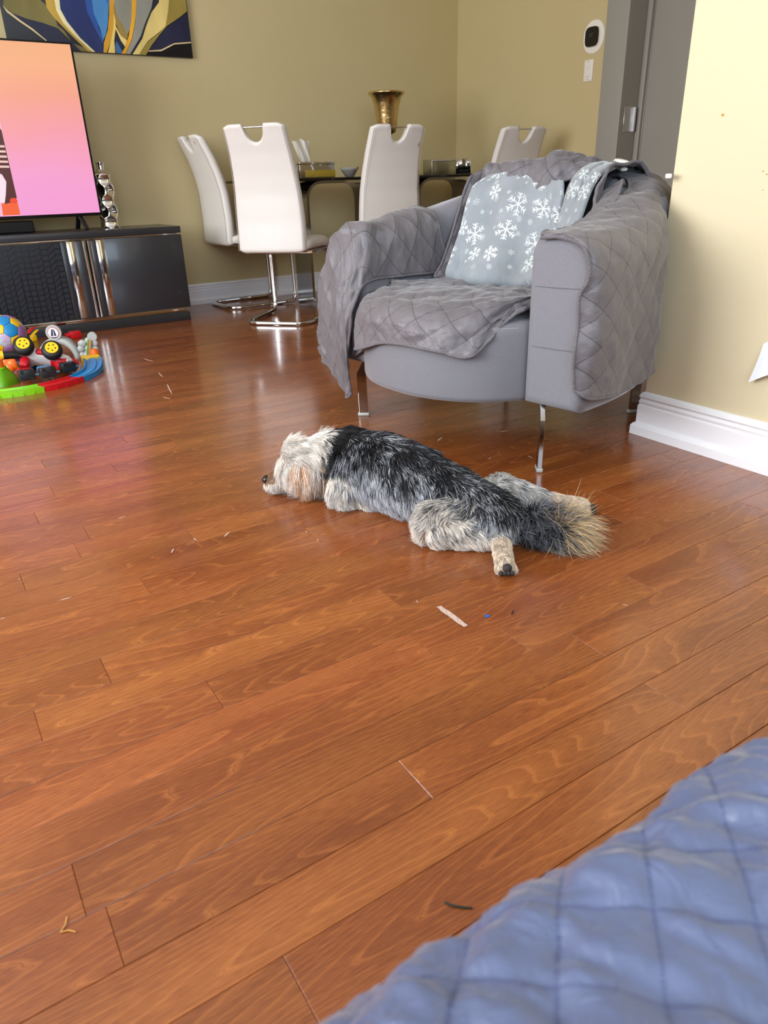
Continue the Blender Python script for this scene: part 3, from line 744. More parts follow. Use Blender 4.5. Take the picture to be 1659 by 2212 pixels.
def weld(o, d=.0004):
    bm = bmesh.new(); bm.from_mesh(o.data); bmesh.ops.remove_doubles(bm, verts=bm.verts, dist=d); bmesh.ops.recalc_face_normals(bm, faces=bm.faces); bm.to_mesh(o.data); bm.free()
    return o
def make_chair():
    r = empty('dining_chair')
    weld(back_panel_mesh().build('backrest', M['leather'], r))
    for sx in (-1, 1):   # piping seam down each rear edge
        MB().sweep([(sx * (.193 - .030 * float(sstep(.5, 1.05, h))), back_y(h) - .024, h) for h in np.linspace(.41, 1.015, 24)], .0025, .0025, seg=6).build('seam', M['seamline'], r)
    MB().sweep([(-.075, back_y(1.02), 1.018), (.075, back_y(1.02), 1.018)], .010, .010, seg=10).build('handle_bar', M['chrome'], r)
    # seat cushion with rolled front edge
    s = []
    for y, zt, zb in ((-.19, .462, .405), (-.1, .470, .402), (0, .474, .400), (.1, .474, .398), (.17, .470, .392), (.215, .452, .382), (.238, .425, .378)):
        row = []; w = .205 - (.012 if y > .22 else 0)
        for k in range(28):
            a = 2 * PI * k / 28; ca, sa = math.cos(a), math.sin(a); q = 2 / 5.
            row.append((math.copysign(abs(ca) ** q, ca) * w, y, (zt + zb) / 2 + math.copysign(abs(sa) ** q, sa) * (zt - zb) / 2))
        s.append(row)
    P = np.array(s); b = MB().grid(P, 0, True, False, True); b.add(P[0], [tuple(range(28))]); b.add(P[-1], [tuple(range(28))[::-1]])
    weld(b.build('seat', M['leather'], r))
    # flat chrome tube: seat rails, front uprights, floor runners and rear crossbar in one bend
    p = [(-.19, -.12, .396), (-.19, .225, .386), (-.19, .235, .016), (-.19, -.18, .013), (-.15, -.24, .013), (.15, -.24, .013), (.19, -.18, .013), (.19, .235, .016), (.19, .225, .386), (.19, -.12, .396)]
    MB().sweep(fillet(p, .05, 7), .020, .030, seg=12, up=(1, 0, 0), power=4).build('frame', M['chrome'], r)
    MB().sweep([(-.19, -.1, .388), (.19, -.1, .388)], .02, .012).build('stretcher', M['chrome'], r)
    for sx in (-1, 1):
        MB().box(sx * .19 - .012, sx * .19 + .012, .10, .13, -.0, .006).build('floor_glide', M['black'], r)
    return r
chair0 = make_chair()
def add_label_mark(r, kind):
    if kind == 'tear':      # small dark tear near the top corner of the back
        MB().sweep([(.145, back_y(.93) - .0262, .915), (.142, back_y(.93) - .0266, .93), (.146, back_y(.95) - .0264, .948)], .006, .002, seg=6, taper=[.2, 1, .2]).build('tear', mat('dark tear', '#3a2b22', .8), r)
    if kind == 'nick':
        MB().sweep([(.13, back_y(.985) - .0262, .978), (.122, back_y(.995) - .0262, .990), (.125, back_y(1.0) - .0262, 1.0)], .004, .002, seg=6, taper=[.3, 1, .3]).build('tear', mat('dark nick', '#4a4642', .8), r)
for i, (x, y, rz, lab, mk) in enumerate((
        (1.985, 4.815, -88, 'white dining chair closest to the television, seen from its side', 'nick'),
        (1.919, 4.082, -46, 'white dining chair whose whole chrome base shows, angled to the table', None),
        (2.545, 4.085, -4, 'white dining chair in front of the gold vase, small tear in back', 'tear'),
        (3.51, 4.10, -4, 'white dining chair rising behind the armchair back, near the thermostat wall', None))):
    c = chair0 if i == 0 else copy_tree(chair0)
    c.location = (x, y, 0); c.rotation_euler = (0, 0, math.radians(rz)); tag(c, lab, 'chair', 'dining chairs around the glass table')
    CH = c
    if mk and i == 0: nick_target = c
    if mk == 'tear': tear_target = c
add_label_mark(tear_target, 'tear'); add_label_mark(chair0, 'nick')

# ------------------------------------------------------------------ glass table
TZ = .776
table = empty('dining_table', (2.83, 4.5, 0), 0, 'dark glass dining table on polished metal arch legs', 'table')
M['smoke'] = mat('smoked glass', '#050607', .03, spec=.6)
MB().box(-.91, .92, -.385, .42, TZ - .016, TZ, bev=.004).build('tabletop', M['smoke'], table)
ARCHM = mat('polished steel band', (.38, .36, .34), .12, 1.)
def arch(x0, x1, y0, y1):
    p = fillet([(x0, 0, .004), (x0, 0, TZ - .024), (x1, 0, TZ - .024), (x1, 0, .004)], .11, 9)
    b = MB(); rows = []
    n = len(p)
    for i, q in enumerate(p):
        t = (p[min(i + 1, n - 1)] - p[max(i - 1, 0)]).normalized(); nn = Vector((-t.z, 0, t.x)); T = .008
        rows.append([tuple(q + nn * T + Vector((0, y0, 0))), tuple(q + nn * T + Vector((0, y1, 0))), tuple(q - nn * T + Vector((0, y1, 0))), tuple(q - nn * T + Vector((0, y0, 0)))])
    P = np.array(rows); b.grid(P, 0, False, False, True); b.add(P[0], [(0, 1, 2, 3)]); b.add(P[-1], [(3, 2, 1, 0)])
    o = weld(b.build('arch_leg', ARCHM, table)); return o
arch(-.63, -.16, -.20, .02); arch(.24, .70, -.16, .06)
for x, z in ((-.622, .30), (-.622, .52)): MB().sphere((x + .012, -.09, z), .012, 10, 6).build('bolt', M['chrome'], table)

# ------------------------------------------------------------------ things on the table
MIR = mat('mirror glass', (.62, .62, .60), .06, 1.); MIRD = mat('bevelled mirror edge', (.75, .74, .72), .12, 1.)
tb = empty('tissue_box', (2.225, 4.255, TZ), math.radians(2), 'mirrored tissue box with white tissue and yellow label', 'tissue box')
MB().box(-.125, .115, -.062, .062, 0, .082, bev=.002).build('body', MIR, tb)
MB().box(-.128, .118, -.065, .065, .072, .088, bev=.003).build('lid', MIRD, tb)
MB().box(-.09, .117, -.0655, -.062, .004, .042, bev=.001).build('label', mat('yellow foil label', '#b89a30', .4, bump=(90, .4)), tb)
P = []
for i in range(9):
    t = i / 8; row = []
    for j in range(7):
        s = j / 6 - .5; row.append((-.045 + s * (.07 + .045 * t) - .03 * t, .012 * math.sin(j * 2.2 + t * 2) * (1 - .3 * t) - .01 * t, .086 + .115 * t - .012 * (1 - abs(s) * 2) * math.sin(j * 1.7) * t))
    P.append(row)
pp = cat2(P, 22, 22); MB().grid(pp, 0, True).build('tissue', mat('tissue paper', '#e8e2d4', .8), tb)
bw = empty('bowl', (2.575, 4.42, TZ), 0, 'small glazed bowl beside the tissue box', 'bowl')
prof = [(.02, 0), (.028, .004), (.04, .02), (.052, .04), (.062, .056), (.058, .055), (.046, .035), (.03, .014), (.0, .010)]
rows = [[((r * (1 + .10 * math.cos(4 * a) * min(1, z / .05))) * math.cos(a), (r * (1 + .10 * math.cos(4 * a) * min(1, z / .05))) * math.sin(a), z - (.006 * math.cos(4 * a) if z > .05 else 0)) for a in np.linspace(0, 2 * PI, 33)[:-1]] for r, z in prof]
weld(MB().grid(np.array(rows), 0, True, False, True).build('bowl_body', mat('white glaze', '#b9b8b0', .2), bw))
vs = empty('gold_vase', (2.905, 4.47, TZ), 0, 'tall hammered gold goblet vase on the dining table', 'vase')
gm = mat('hammered gold', (.66, .50, .23), .22, 1.)
tc = N(gm, 'ShaderNodeTexCoord'); vo = N(gm, 'ShaderNodeTexVoronoi', Scale=55., feature='SMOOTH_F1'); bp = N(gm, 'ShaderNodeBump', Strength=.35, Distance=.004); L(gm, tc.outputs['Object'], vo.inputs['Vector']); L(gm, vo.outputs['Distance'], bp.inputs['Height']); L(gm, bp.outputs['Normal'], bsdf(gm).inputs['Normal'])
weld(MB().lathe([(.0, .252), (.03, .25), (.055, .262), (.066, .29), (.071, .34), (.083, .42), (.097, .463), (.112, .478), (.118, .484), (.120, .490), (.116, .494), (.104, .486), (.09, .45), (.078, .40), (.066, .34), (.06, .30), (.045, .275), (0, .27)], 40).build('cup', gm, vs))
weld(MB().lathe([(0, 0), (.07, 0), (.07, .008), (.04, .016), (.016, .04), (.012, .1), (.02, .15), (.012, .19), (.014, .235), (.024, .252), (0, .253)], 28).build('foot', mat('dark gold stem', (.22, .16, .08), .25, 1.), vs))
yb = empty('yellow_tray', (3.02, 4.33, TZ), math.radians(8), 'yellow folded packet lying on the glass table', 'packet')
MB().box(-.035, .03, -.025, .025, 0, .035, bev=.004).build('pouch', mat('amber packet', '#b07d1d', .35), yb)
MB().sweep([(.03, -.01, .01), (.05, -.012, .006), (.068, -.016, .014)], .03, .004, taper=[1, .9, .2]).build('flap', mat('amber flap', '#a8761d', .4), yb)
sb = empty('silver_box', (3.255, 4.36, TZ), math.radians(-2), 'mirrored box with a beaded upper edge on the table', 'box')
MB().box(-.10, .10, -.055, .055, 0, .094, bev=.002).build('body', mat('frosted mirror', (.42, .42, .36), .22, 1.), sb)
for k in range(16): MB().sphere((-.09 + .012 * k, -.057, .088), .0045, 8, 6).build('bead', MIRD, sb)
gb = empty('mirror_tray', (3.435, 4.36, TZ), math.radians(-2), 'mirrored stand holding a dark folded cloth on the table', 'stand')
MB().box(-.055, .055, -.05, .05, 0, .01, bev=.001).build('base', M['black'], gb)
MB().box(-.055, .055, .045, .052, .01, .1, bev=.001).build('back_plate', MIR, gb)
MB().box(.05, .055, -.05, .045, .01, .1, bev=.001).build('side_plate', MIR, gb)
dc = empty('dark_cloth', (3.44, 4.345, TZ + .01), 0, 'dark folded cloth inside the mirrored stand', 'cloth')
MB().box(-.035, .04, -.03, .03, 0, .02, bev=.009).build('fold', mat('black cloth', '#15161a', .8), dc)
MB().sweep([(-.03, -.01, .03), (.0, -.015, .036), (.035, -.01, .03)], .035, .02, taper=[.7, 1, .7]).build('fold', mat('black cloth', '#15161a', .8), dc)
PAINT = [
 ('olive leaf', '#6d6330', [(0.805, 1.668), (0.873, 1.948), (1.028, 1.965), (1.001, 1.711), (1.042, 1.677), (1.062, 1.634), (1.068, 1.597), (1.099, 1.573), (1.131, 1.517), (1.201, 1.495), (1.244, 1.479), (1.172, 1.479), (1.119, 1.53), (1.066, 1.584), (0.992, 1.604), (0.912, 1.618), (0.842, 1.64)]),
 ('navy field', '#0d1230', [(0.821, 1.636), (0.911, 1.616), (0.992, 1.603), (1.065, 1.583), (1.119, 1.53), (1.172, 1.479), (1.143, 1.479), (0.995, 1.519), (0.929, 1.572)]),
 ('gold leaf', '#b08f33', [(1.025, 1.964), (1.077, 1.97), (1.086, 1.717), (1.092, 1.643), (1.131, 1.588), (1.19, 1.514), (1.244, 1.479), (1.213, 1.479), (1.15, 1.538), (1.096, 1.592), (1.055, 1.634), (1.028, 1.676)]),
 ('cream edge', '#d8cfa0', [(1.077, 1.97), (1.126, 1.975), (1.1, 1.681), (1.123, 1.62), (1.181, 1.546), (1.256, 1.479), (1.234, 1.479), (1.153, 1.551), (1.1, 1.612), (1.076, 1.667)]),
 ('deep blue', '#12255c', [(1.126, 1.975), (1.24, 1.988), (1.242, 1.705), (1.271, 1.623), (1.3, 1.54), (1.298, 1.479), (1.252, 1.479), (1.181, 1.543), (1.123, 1.62), (1.099, 1.675)]),
 ('royal blue', '#1e4a93', [(1.24, 1.988), (1.298, 1.994), (1.279, 1.707), (1.289, 1.644), (1.295, 1.592), (1.309, 1.547), (1.305, 1.521), (1.278, 1.585), (1.243, 1.673)]),
 ('sky blue', '#3f7fb4', [(1.291, 1.993), (1.395, 2.004), (1.368, 1.701), (1.349, 1.622), (1.328, 1.568), (1.308, 1.541), (1.3, 1.599), (1.279, 1.669)]),
 ('mid blue', '#2a62a8', [(1.387, 2.004), (1.434, 2.009), (1.373, 1.708), (1.359, 1.733)]),
 ('amber flame', '#c08e22', [(1.428, 2.008), (1.455, 2.011), (1.395, 1.665), (1.389, 1.618), (1.354, 1.543), (1.317, 1.479), (1.298, 1.479), (1.309, 1.527), (1.345, 1.596), (1.367, 1.675)]),
 ('pale gold', '#d9bd63', [(1.399, 1.704), (1.402, 1.672), (1.391, 1.599), (1.372, 1.544), (1.365, 1.479), (1.324, 1.479), (1.348, 1.53), (1.377, 1.604)]),
 ('grey flame', '#7f7f72', [(1.451, 2.01), (1.57, 2.023), (1.5, 1.685), (1.48, 1.618), (1.452, 1.573), (1.436, 1.615), (1.414, 1.659), (1.403, 1.704)]),
 ('olive flame', '#8a7534', [(1.4, 1.73), (1.414, 1.659), (1.436, 1.611), (1.456, 1.571), (1.444, 1.549), (1.413, 1.57), (1.399, 1.619), (1.394, 1.677)]),
 ('pale gold two', '#d9c173', [(1.392, 1.618), (1.413, 1.57), (1.446, 1.547), (1.43, 1.514), (1.409, 1.547), (1.393, 1.595)]),
 ('dark drop', '#0b1330', [(1.388, 1.595), (1.405, 1.55), (1.428, 1.513), (1.399, 1.479), (1.37, 1.479), (1.37, 1.538)]),
 ('steel drop', '#35618f', [(1.383, 1.542), (1.401, 1.506), (1.41, 1.486), (1.399, 1.479), (1.371, 1.479), (1.371, 1.511)]),
 ('orange stem', '#d39a1c', [(1.566, 2.023), (1.597, 2.026), (1.53, 1.714), (1.506, 1.633), (1.477, 1.557), (1.426, 1.479), (1.401, 1.479), (1.43, 1.514), (1.46, 1.57), (1.49, 1.651)]),
 ('grey flame two', '#85857a', [(1.597, 2.026), (1.74, 2.042), (1.636, 1.722), (1.578, 1.638), (1.54, 1.575), (1.48, 1.503), (1.454, 1.479), (1.428, 1.479), (1.48, 1.557), (1.511, 1.64)]),
 ('dark line', '#10131f', [(1.732, 2.041), (1.756, 2.043), (1.669, 1.751), (1.617, 1.7), (1.568, 1.623), (1.537, 1.561), (1.466, 1.479), (1.452, 1.479), (1.532, 1.574), (1.566, 1.637), (1.62, 1.72)]),
 ('straw flame', '#d0bb70', [(1.756, 2.043), (1.809, 2.049), (1.725, 1.722), (1.696, 1.639), (1.649, 1.602), (1.567, 1.549), (1.506, 1.479), (1.468, 1.479), (1.539, 1.561), (1.572, 1.624), (1.616, 1.697), (1.669, 1.751)]),
 ('olive flame two', '#8f7d35', [(1.801, 2.048), (1.84, 2.056), (1.837, 1.72), (1.786, 1.686), (1.7, 1.636), (1.647, 1.588), (1.589, 1.53), (1.547, 1.479), (1.508, 1.479), (1.567, 1.546), (1.649, 1.598), (1.692, 1.638), (1.72, 1.715)]),
 ('navy corner', '#0e1233', [(1.836, 1.715), (1.839, 1.561), (1.731, 1.545), (1.642, 1.509), (1.568, 1.501), (1.607, 1.545), (1.703, 1.632), (1.785, 1.682)]),
 ('cream line', '#cdb98a', [(1.568, 1.503), (1.643, 1.511), (1.732, 1.55), (1.839, 1.563), (1.838, 1.556), (1.731, 1.543), (1.646, 1.504), (1.567, 1.497)]),
 ('cream line two', '#cdb98a', [(0.802, 1.671), (0.824, 1.648), (0.876, 1.609), (0.933, 1.572), (0.995, 1.52), (0.989, 1.519), (0.925, 1.567), (0.868, 1.603), (0.816, 1.641)])]
# ------------------------------------------------------------------ TV stand
SF = 4.47
stand = empty('tv_stand', (.42, SF, 0), 0, 'dark grey gloss television stand with chrome strips and embossed tiles', 'tv stand')
GL = mat('charcoal gloss', '#2e2f33', .30, coat=.22); bsdf(GL).inputs['Coat Roughness'].default_value = .08
GM = mat('charcoal satin', '#2b2d32', .30)
def sx(x): return x - .42
def bxs(x0, x1, d0, d1, z0, z1, name, m, par=stand, bev=.0015): return MB().box(sx(x0), sx(x1), d0, d1, z0, z1, bev=bev).build(name, m, par)
bxs(-.60, 1.428, -.008, .40, .505, .541, 'top', GL)
bxs(-.60, 1.420, .0, .39, 0, .050, 'plinth', GL)
bxs(-.59, 1.405, .018, .38, .05, .505, 'carcass', GM)
bxs(-.59, 1.406, .012, .018, .050, .078, 'chrome_strip', M['chrome'])
bxs(-.59, 1.406, .012, .018, .492, .505, 'chrome_strip', M['chrome'])
door_r = bxs(.982, 1.428, -.004, .385, .078, .495, 'door', GL)
bxs(.938, .982, .004, .012, .078, .492, 'chrome_strip', M['chrome'])
bxs(.780, .824, .004, .012, .078, .492, 'chrome_strip', M['chrome'])
bxs(.824, .866, -.002, .012, .078, .492, 'strip', GL)
bxs(.906, .938, -.002, .012, .078, .492, 'strip', GL)
MB().cyl((sx(.873), -.002, .078), (sx(.873), -.002, .492), .008).build('handle', M['chrome'], stand)
MB().cyl((sx(.897), -.002, .078), (sx(.897), -.002, .492), .008).build('handle', M['chrome'], stand)
dl = bxs(-.05, .780, .002, .014, .078, .492, 'door', GM)
bxs(.749, .780, -.002, .004, .078, .492, 'stile', GM, dl)
# embossed tiles: columns of blocks, some of them slanted
TM = mat('charcoal tile', '#26292f', .26)
cols = []
x = .7470; widths = [('s', .0330), ('w', .037), ('s', .036), ('n', .026), ('s', .0335), ('s', .0335), ('s', .031), ('w', .040), ('n', .026), ('s', .034), ('w', .037), ('s', .033)]
rowh = .0292; tilecache = {}
for kind, w in widths:
    x1 = x; x0 = x - w
    slant = {'s': 0, 'w': .030, 'n': .016}[kind]
    nrow = 14
    for k in range(-1 if slant else 0, nrow):
        hh = rowh * (1 if kind != 'w' else 1)
        za = .0795 + k * hh; zb = za + hh
        g = .0015; key = (kind, round(w, 4))
        lo_clip = za < .079; hi_clip = zb + slant > .492
        pts = [(-w / 2 + g, g), (w / 2 - g, g + slant), (w / 2 - g, hh - g + slant), (-w / 2 + g, hh - g)]
        if lo_clip or hi_clip:
            pts = [(p[0], min(max(p[1], .0795 - za), .4905 - za)) for p in pts]
            if max(p[1] for p in pts) - min(p[1] for p in pts) < .004: continue
            me = None
        else: me = tilecache.get(key)
        if me is None:
            c = [(sum(p[0] for p in pts) / 4), (sum(p[1] for p in pts) / 4)]; ins = [(c[0] + (p[0] - c[0]) * .90, c[1] + (p[1] - c[1]) * .88) for p in pts]
            V = [(p[0], .002, p[1]) for p in pts] + [(p[0], -.0045, p[1]) for p in ins]
            F = [(4, 5, 6, 7)] + [(i, (i + 1) % 4, 4 + (i + 1) % 4, 4 + i) for i in range(4)]
            me = MB().add(V, F).mesh('tile', TM)
            if not (lo_clip or hi_clip): tilecache[key] = me
        o = bpy.data.objects.new('tile', me); COL.objects.link(o); o.parent = dl; o.location = (sx((x0 + x1) / 2), 0, za)
    x = x0
# ------------------------------------------------------------------ television
tv = empty('television', (.32, 4.60, .541), 0, 'flat black television showing an orange to pink picture', 'television')
TX0, TX1, TB, TT = -.40 - .32, 1.030 - .32, .615 - .541, 1.452 - .541
MB().box(TX0, TX1, .0, .035, TB, TT, bev=.003).build('casing', M['black'], tv)
MB().box(TX0 + .25, TX1 - .25, .03, .07, TB + .03, TT - .3, bev=.01).build('rear_housing', M['black'], tv)
scr = mat('lit screen', '#000000', .25); b = bsdf(scr)
tc = N(scr, 'ShaderNodeTexCoord'); sp = N(scr, 'ShaderNodeSeparateXYZ'); L(scr, tc.outputs['Object'], sp.inputs[0])
rp = N(scr, 'ShaderNodeValToRGB'); e = rp.color_ramp.elements; e[0].position = 0.; e[0].color = (*hexc('#f59fd8'), 1); e[1].position = 1.; e[1].color = (*hexc('#f5b183'), 1)
for p, c in ((.25, '#f6a2cf'), (.48, '#f79fae'), (.68, '#f6a58d'), (.86, '#f8b287')): k = rp.color_ramp.elements.new(p); k.color = (*hexc(c), 1)
nz = N(scr, 'ShaderNodeTexNoise', Scale=2.5, Detail=1.); L(scr, tc.outputs['Object'], nz.inputs['Vector'])
f = math_n(scr, 'ADD', math_n(scr, 'DIVIDE', math_n(scr, 'SUBTRACT', sp.outputs[2], TB), TT - TB), math_n(scr, 'MULTIPLY', math_n(scr, 'SUBTRACT', nz.outputs['Fac'], .5), .18))
L(scr, f, rp.inputs['Fac']); L(scr, rp.outputs['Color'], b.inputs['Emission Color']); b.inputs['Emission Strength'].default_value = SCREEN_E = .72
SZ0, SZ1, SX1 = TB + .016, TT - .010, TX1 - .011
MB().box(TX0 + .011, SX1, -.0012, .001, SZ0, SZ1).build('screen', scr, tv)
# what the picture shows at its left: a slanted bright field with a brown striped figure on an orange block
def flat(name, pts, y, col, es, par, X=True):
    m = mat(name + ' glow', '#000000', .3, emis=col, es=es); q = MB().prism(pts, 'y', y, y + .0004); return q.build(name, m, par)
def pimg(px, pz): return (px - .32, pz - .541)
flat('picture_field', [pimg(*p) for p in ((.10, .634), (.603, .634), (.603, 1.44), (.10, 1.44))], -.0018, '#f9b9cf', SCREEN_E, tv)
flat('picture_floor', [pimg(*p) for p in ((.10, .70), (.57, .70), (.575, .80), (.54, .86), (.10, .86))], -.0021, '#fbe0ec', SCREEN_E, tv)
flat('picture_block', [pimg(*p) for p in ((.515, .636), (.601, .636), (.601, .700), (.52, .695))], -.0024, '#f4622a', SCREEN_E, tv)
flat('picture_figure', [pimg(*p) for p in ((.601, 1.04), (.602, .72), (.575, .700), (.535, .692), (.552, .74), (.568, .80), (.555, .835), (.50, .86), (.40, .95), (.40, 1.16), (.55, 1.14))], -.0030, '#6a2014', SCREEN_E * .6, tv)
for k in range(5):
    z = .870 + k * .024; flat('picture_stripe', [pimg(*p) for p in ((.45, z), (.598, z - .004), (.598, z + .006), (.45, z + .011))], -.0036, '#f3c9bd', SCREEN_E, tv)
flat('picture_spot', [pimg(.583 + .019 * math.cos(a), .707 + .014 * math.sin(a)) for a in np.linspace(0, 2 * PI, 17)[:-1]], -.0042, '#f0471c', SCREEN_E, tv)
for fx in (.585, -.55):
    ft = MB(); ft.sweep([(fx, .02, TB + .012), (fx + .018, -.045, .006)], .028, .010, up=(0, 0, 1)); ft.sweep([(fx, .02, TB + .012), (fx - .008, .075, .006)], .028, .010, up=(0, 0, 1)); ft.build('foot', M['black'], tv)
bar = empty('soundbar', (.30, 4.555, .541), 0, 'low black soundbar under the television', 'soundbar')
MB().box(-.62, .36, .055, .135, .002, .062, bev=.008, seg=3).build('body', M['black'], bar)
MB().box(-.61, .35, .052, .056, .008, .056, bev=.001).build('grille', mat('speaker mesh', '#0a0a0b', .8, bump=(900, .6)), bar)
for fx in (-.5, .25): MB().box(fx, fx + .04, .07, .12, 0, .003).build('foot', M['black'], bar)
# silver vase with round dents
def dented():
    n, m = 96, 120; h = .352; P = []
    for i in range(n + 1):
        z = h * i / n; row = []
        t = z / h
        r0 = .054 if t < .80 else .054 - .034 * float(sstep(.80, .89, t)); r0 = r0 if t < .95 else r0 + .003 * float(sstep(.95, 1, t))
        for j in range(m):
            a = 2 * PI * j / m; r = r0
            if t < .84:
                for lev in range(-1, 5):
                    zc = .034 + lev * .056
                    for q in range(5):
                        ac_ = 2 * PI * (q + .5 * (lev % 2)) / 5 + .5; da = (a - ac_ + PI) % (2 * PI) - PI
                        dd = math.hypot(da * .052 / .031, (z - zc) / .032)
                        if dd < 1: r -= .008 * (1 - dd * dd)
            row.append((r * math.cos(a), r * math.sin(a), z))
        P.append(row)
    P.append([(.0001 * math.cos(2 * PI * j / m), .0001 * math.sin(2 * PI * j / m), h - .02) for j in range(m)])
    return np.array(P)
sv = empty('silver_vase', (1.088, 4.70, .541), math.radians(20), 'chrome bottle vase with round dents beside the television', 'vase')
weld(MB().grid(dented(), 0, True, False, True).build('vase_body', M['chrome'], sv))
# ------------------------------------------------------------------ painting
pic = empty('painting', (1.318, YB - .0005, 1.478), 0, 'abstract canvas with blue, gold and grey flame shapes', 'painting')
PX0, PX1 = .792 - 1.318, 1.842 - 1.318
MB().box(PX0, PX1, -.032, -.001, 0, .78, bev=.002).build('canvas', mat('painted near black', '#0d0d14', .45, bump=(500, .1)), pic)
for nm, col, pts in PAINT:
    m = mat('paint ' + nm, col, .45); mottled(m, col, tuple(min(1, c * 1.35 + .01) for c in hexc(col)), 9., 4, sx=(1, 1, .35))
    MB().prism([(x - 1.318, z - 1.478) for x, z in pts], 'y', -.0330 - .0004 * PAINT.index((nm, col, pts)) * .2, -.0315).build('painted_shape', m, pic)
# ------------------------------------------------------------------ toys on the floor
def pl(name, c, rough=.32): return mat(name, c, rough, spec=.5)
K = dict(lime=pl('lime plastic', '#7fc70f'), red=pl('red plastic', '#c91522'), blue=pl('sky blue plastic', '#1787c4'), orange=pl('orange plastic', '#f0701a'), yellow=pl('yellow plastic', '#f2c31b'), grey=pl('grey plastic', '#a9adaa'), dark=pl('charcoal plastic', '#24282c'), white=pl('white toy plastic', '#e6e6e4'), royal=pl('royal blue plastic', '#1450a8'), tyre=pl('tyre rubber', '#121214', .55), teal=pl('teal plastic', '#4f9aa6'), green=pl('leaf green plastic', '#5fa30e'), purple=pl('lilac vinyl', '#a578b8'))
TC = Vector((.285, 3.545, 0)); TR0, TR1 = .305, .382
def track(name, a0, a1, m, lab, ramp=None):
    o = empty(name, TC, 0, lab, 'toy track', 'toy train track pieces'); n = 14; A = np.linspace(math.radians(a0), math.radians(a1), n)
    def zz(i): return ramp * sstep(.35, 1, i / (n - 1)) if ramp else 0.
    base = []
    for i, a in enumerate(A):
        z = zz(i); base.append([(r * math.cos(a), r * math.sin(a), h + z) for r, h in ((TR0, 0.), (TR0, .022), (TR0 + .008, .022), (TR0 + .010, .012), (TR0 + .024, .012), (TR0 + .026, .018), (TR1 - .026, .018), (TR1 - .024, .012), (TR1 - .010, .012), (TR1 - .008, .022), (TR1, .022), (TR1, 0.))])
    P = np.array(base); b = MB().grid(P, 0, False, False, True); k = P.shape[1]; b.add(P[0], [tuple(range(k))]); b.add(P[-1], [tuple(range(k))[::-1]]); weld(b.build('rail_bed', m, o))
    for q in range(1, int(abs(a1 - a0) / 6)):
        a = math.radians(a0 + (a1 - a0) * q / int(abs(a1 - a0) / 6)); z = float(ramp * sstep(.35, 1, q / int(abs(a1 - a0) / 6))) if ramp else 0
        MB().box(TR1 - .002, TR1 + .003, -.004, .004, .0 + z, .012 + z, M=Matrix.Rotation(a, 4, 'Z')).build('peg', m, o)
    return o
track('track_piece', -130, -79, K['lime'], 'lime green curved toy track piece in front')
track('track_piece', -78.5, -50, K['red'], 'red curved toy track piece next to the lime one')
track('track_piece', -49.5, -2, K['blue'], 'sky blue curved toy track piece rising to the yellow end', .02)
o = empty('track_end', TC, 0, 'yellow toy track end with orange stop', 'toy track', 'toy train track pieces')
MB().box(TR0 - .002, TR1 + .002, 0, .05, .0, .045, bev=.006, M=Matrix.Rotation(math.radians(-1), 4, 'Z')).build('block', K['yellow'], o)
MB().sphere((TR1 - .01, .055, .040), (.022, .022, .028), 14, 9).build('stop', K['orange'], o)
# train cars lying on their sides
def car(x, y, rz, roof, lab):
    o = empty('toy_wagon', (x, y, .022), math.radians(rz), lab, 'toy wagon', 'toy train wagons')
    MB().box(-.032, .032, -.021, .016, .0, .042, bev=.004).build('chassis', K['dark'], o)
    MB().box(-.030, .030, .016, .052, .002, .040, bev=.005).build('body', roof, o)
    for sx in (-.018, .018):
        for zz in (.006, .036): MB().cyl((sx, -.0235, zz - .0), (sx, -.019, zz), .0075, seg=14).build('wheel', K['tyre'], o)
    MB().box(-.006, .006, -.023, -.020, .018, .024).build('axle_cover', K['tyre'], o)
    MB().cyl((.032, -.005, .016), (.048, -.005, .016), .005, seg=10).build('coupling', K['teal'], o)
    return o
car(.322, 3.352, 2, K['red'], 'tipped toy wagon with red top at the lime end of the train')
car(.405, 3.345, 6, K['blue'], 'tipped toy wagon with blue top in the middle of the train')
car(.495, 3.390, 18, K['red'], 'tipped toy wagon with red top below the toy kart')
# kart lying on its side
kart = empty('toy_kart', (.418, 3.50, .072), 0, 'overturned red, white and blue toy kart with yellow hubs', 'toy car')
KR = Matrix.Rotation(math.radians(-18), 4, 'Z') @ Matrix.Rotation(math.radians(14), 4, 'Y') @ Matrix.Rotation(math.radians(138), 4, 'X')
def kp(mb, name, m, par=kart):
    mb.v = [tuple(KR @ (Vector(v) * 1.22)) for v in mb.v]; return mb.build(name, m, par)
def loft(secs, seg=16, pw=3.):
    rows = []
    for x, w, h, zc in secs:
        row = []
        for k in range(seg):
            a = 2 * PI * k / seg; ca, sa = math.cos(a), math.sin(a); e = 2 / pw
            row.append((x, math.copysign(abs(ca) ** e, ca) * w, zc + math.copysign(abs(sa) ** e, sa) * h))
        rows.append(row)
    P = np.array(rows); b = MB().grid(P, 0, True, False, True); b.add(P[0], [tuple(range(seg))]); b.add(P[-1], [tuple(range(seg))[::-1]]); return b
kp(loft([(-.075, .032, .018, 0), (-.05, .042, .02, 0), (0, .046, .02, -.002), (.05, .040, .019, -.002), (.09, .030, .016, 0)]), 'tub', K['white'])
kp(loft([(.03, .036, .012, .012), (.06, .036, .020, .012), (.09, .032, .022, .010), (.115, .022, .016, .006), (.122, .012, .008, .005)]), 'nose', K['red'])
kp(MB().cyl((.092, .0325, .012), (.094, .0345, .012), .013, seg=20), 'nose_disc', K['white'])
kp(loft([(-.09, .030, .02, -.002), (-.06, .036, .024, -.004), (-.02, .034, .014, -.012), (.04, .03, .01, -.014)]), 'underside', K['royal'])
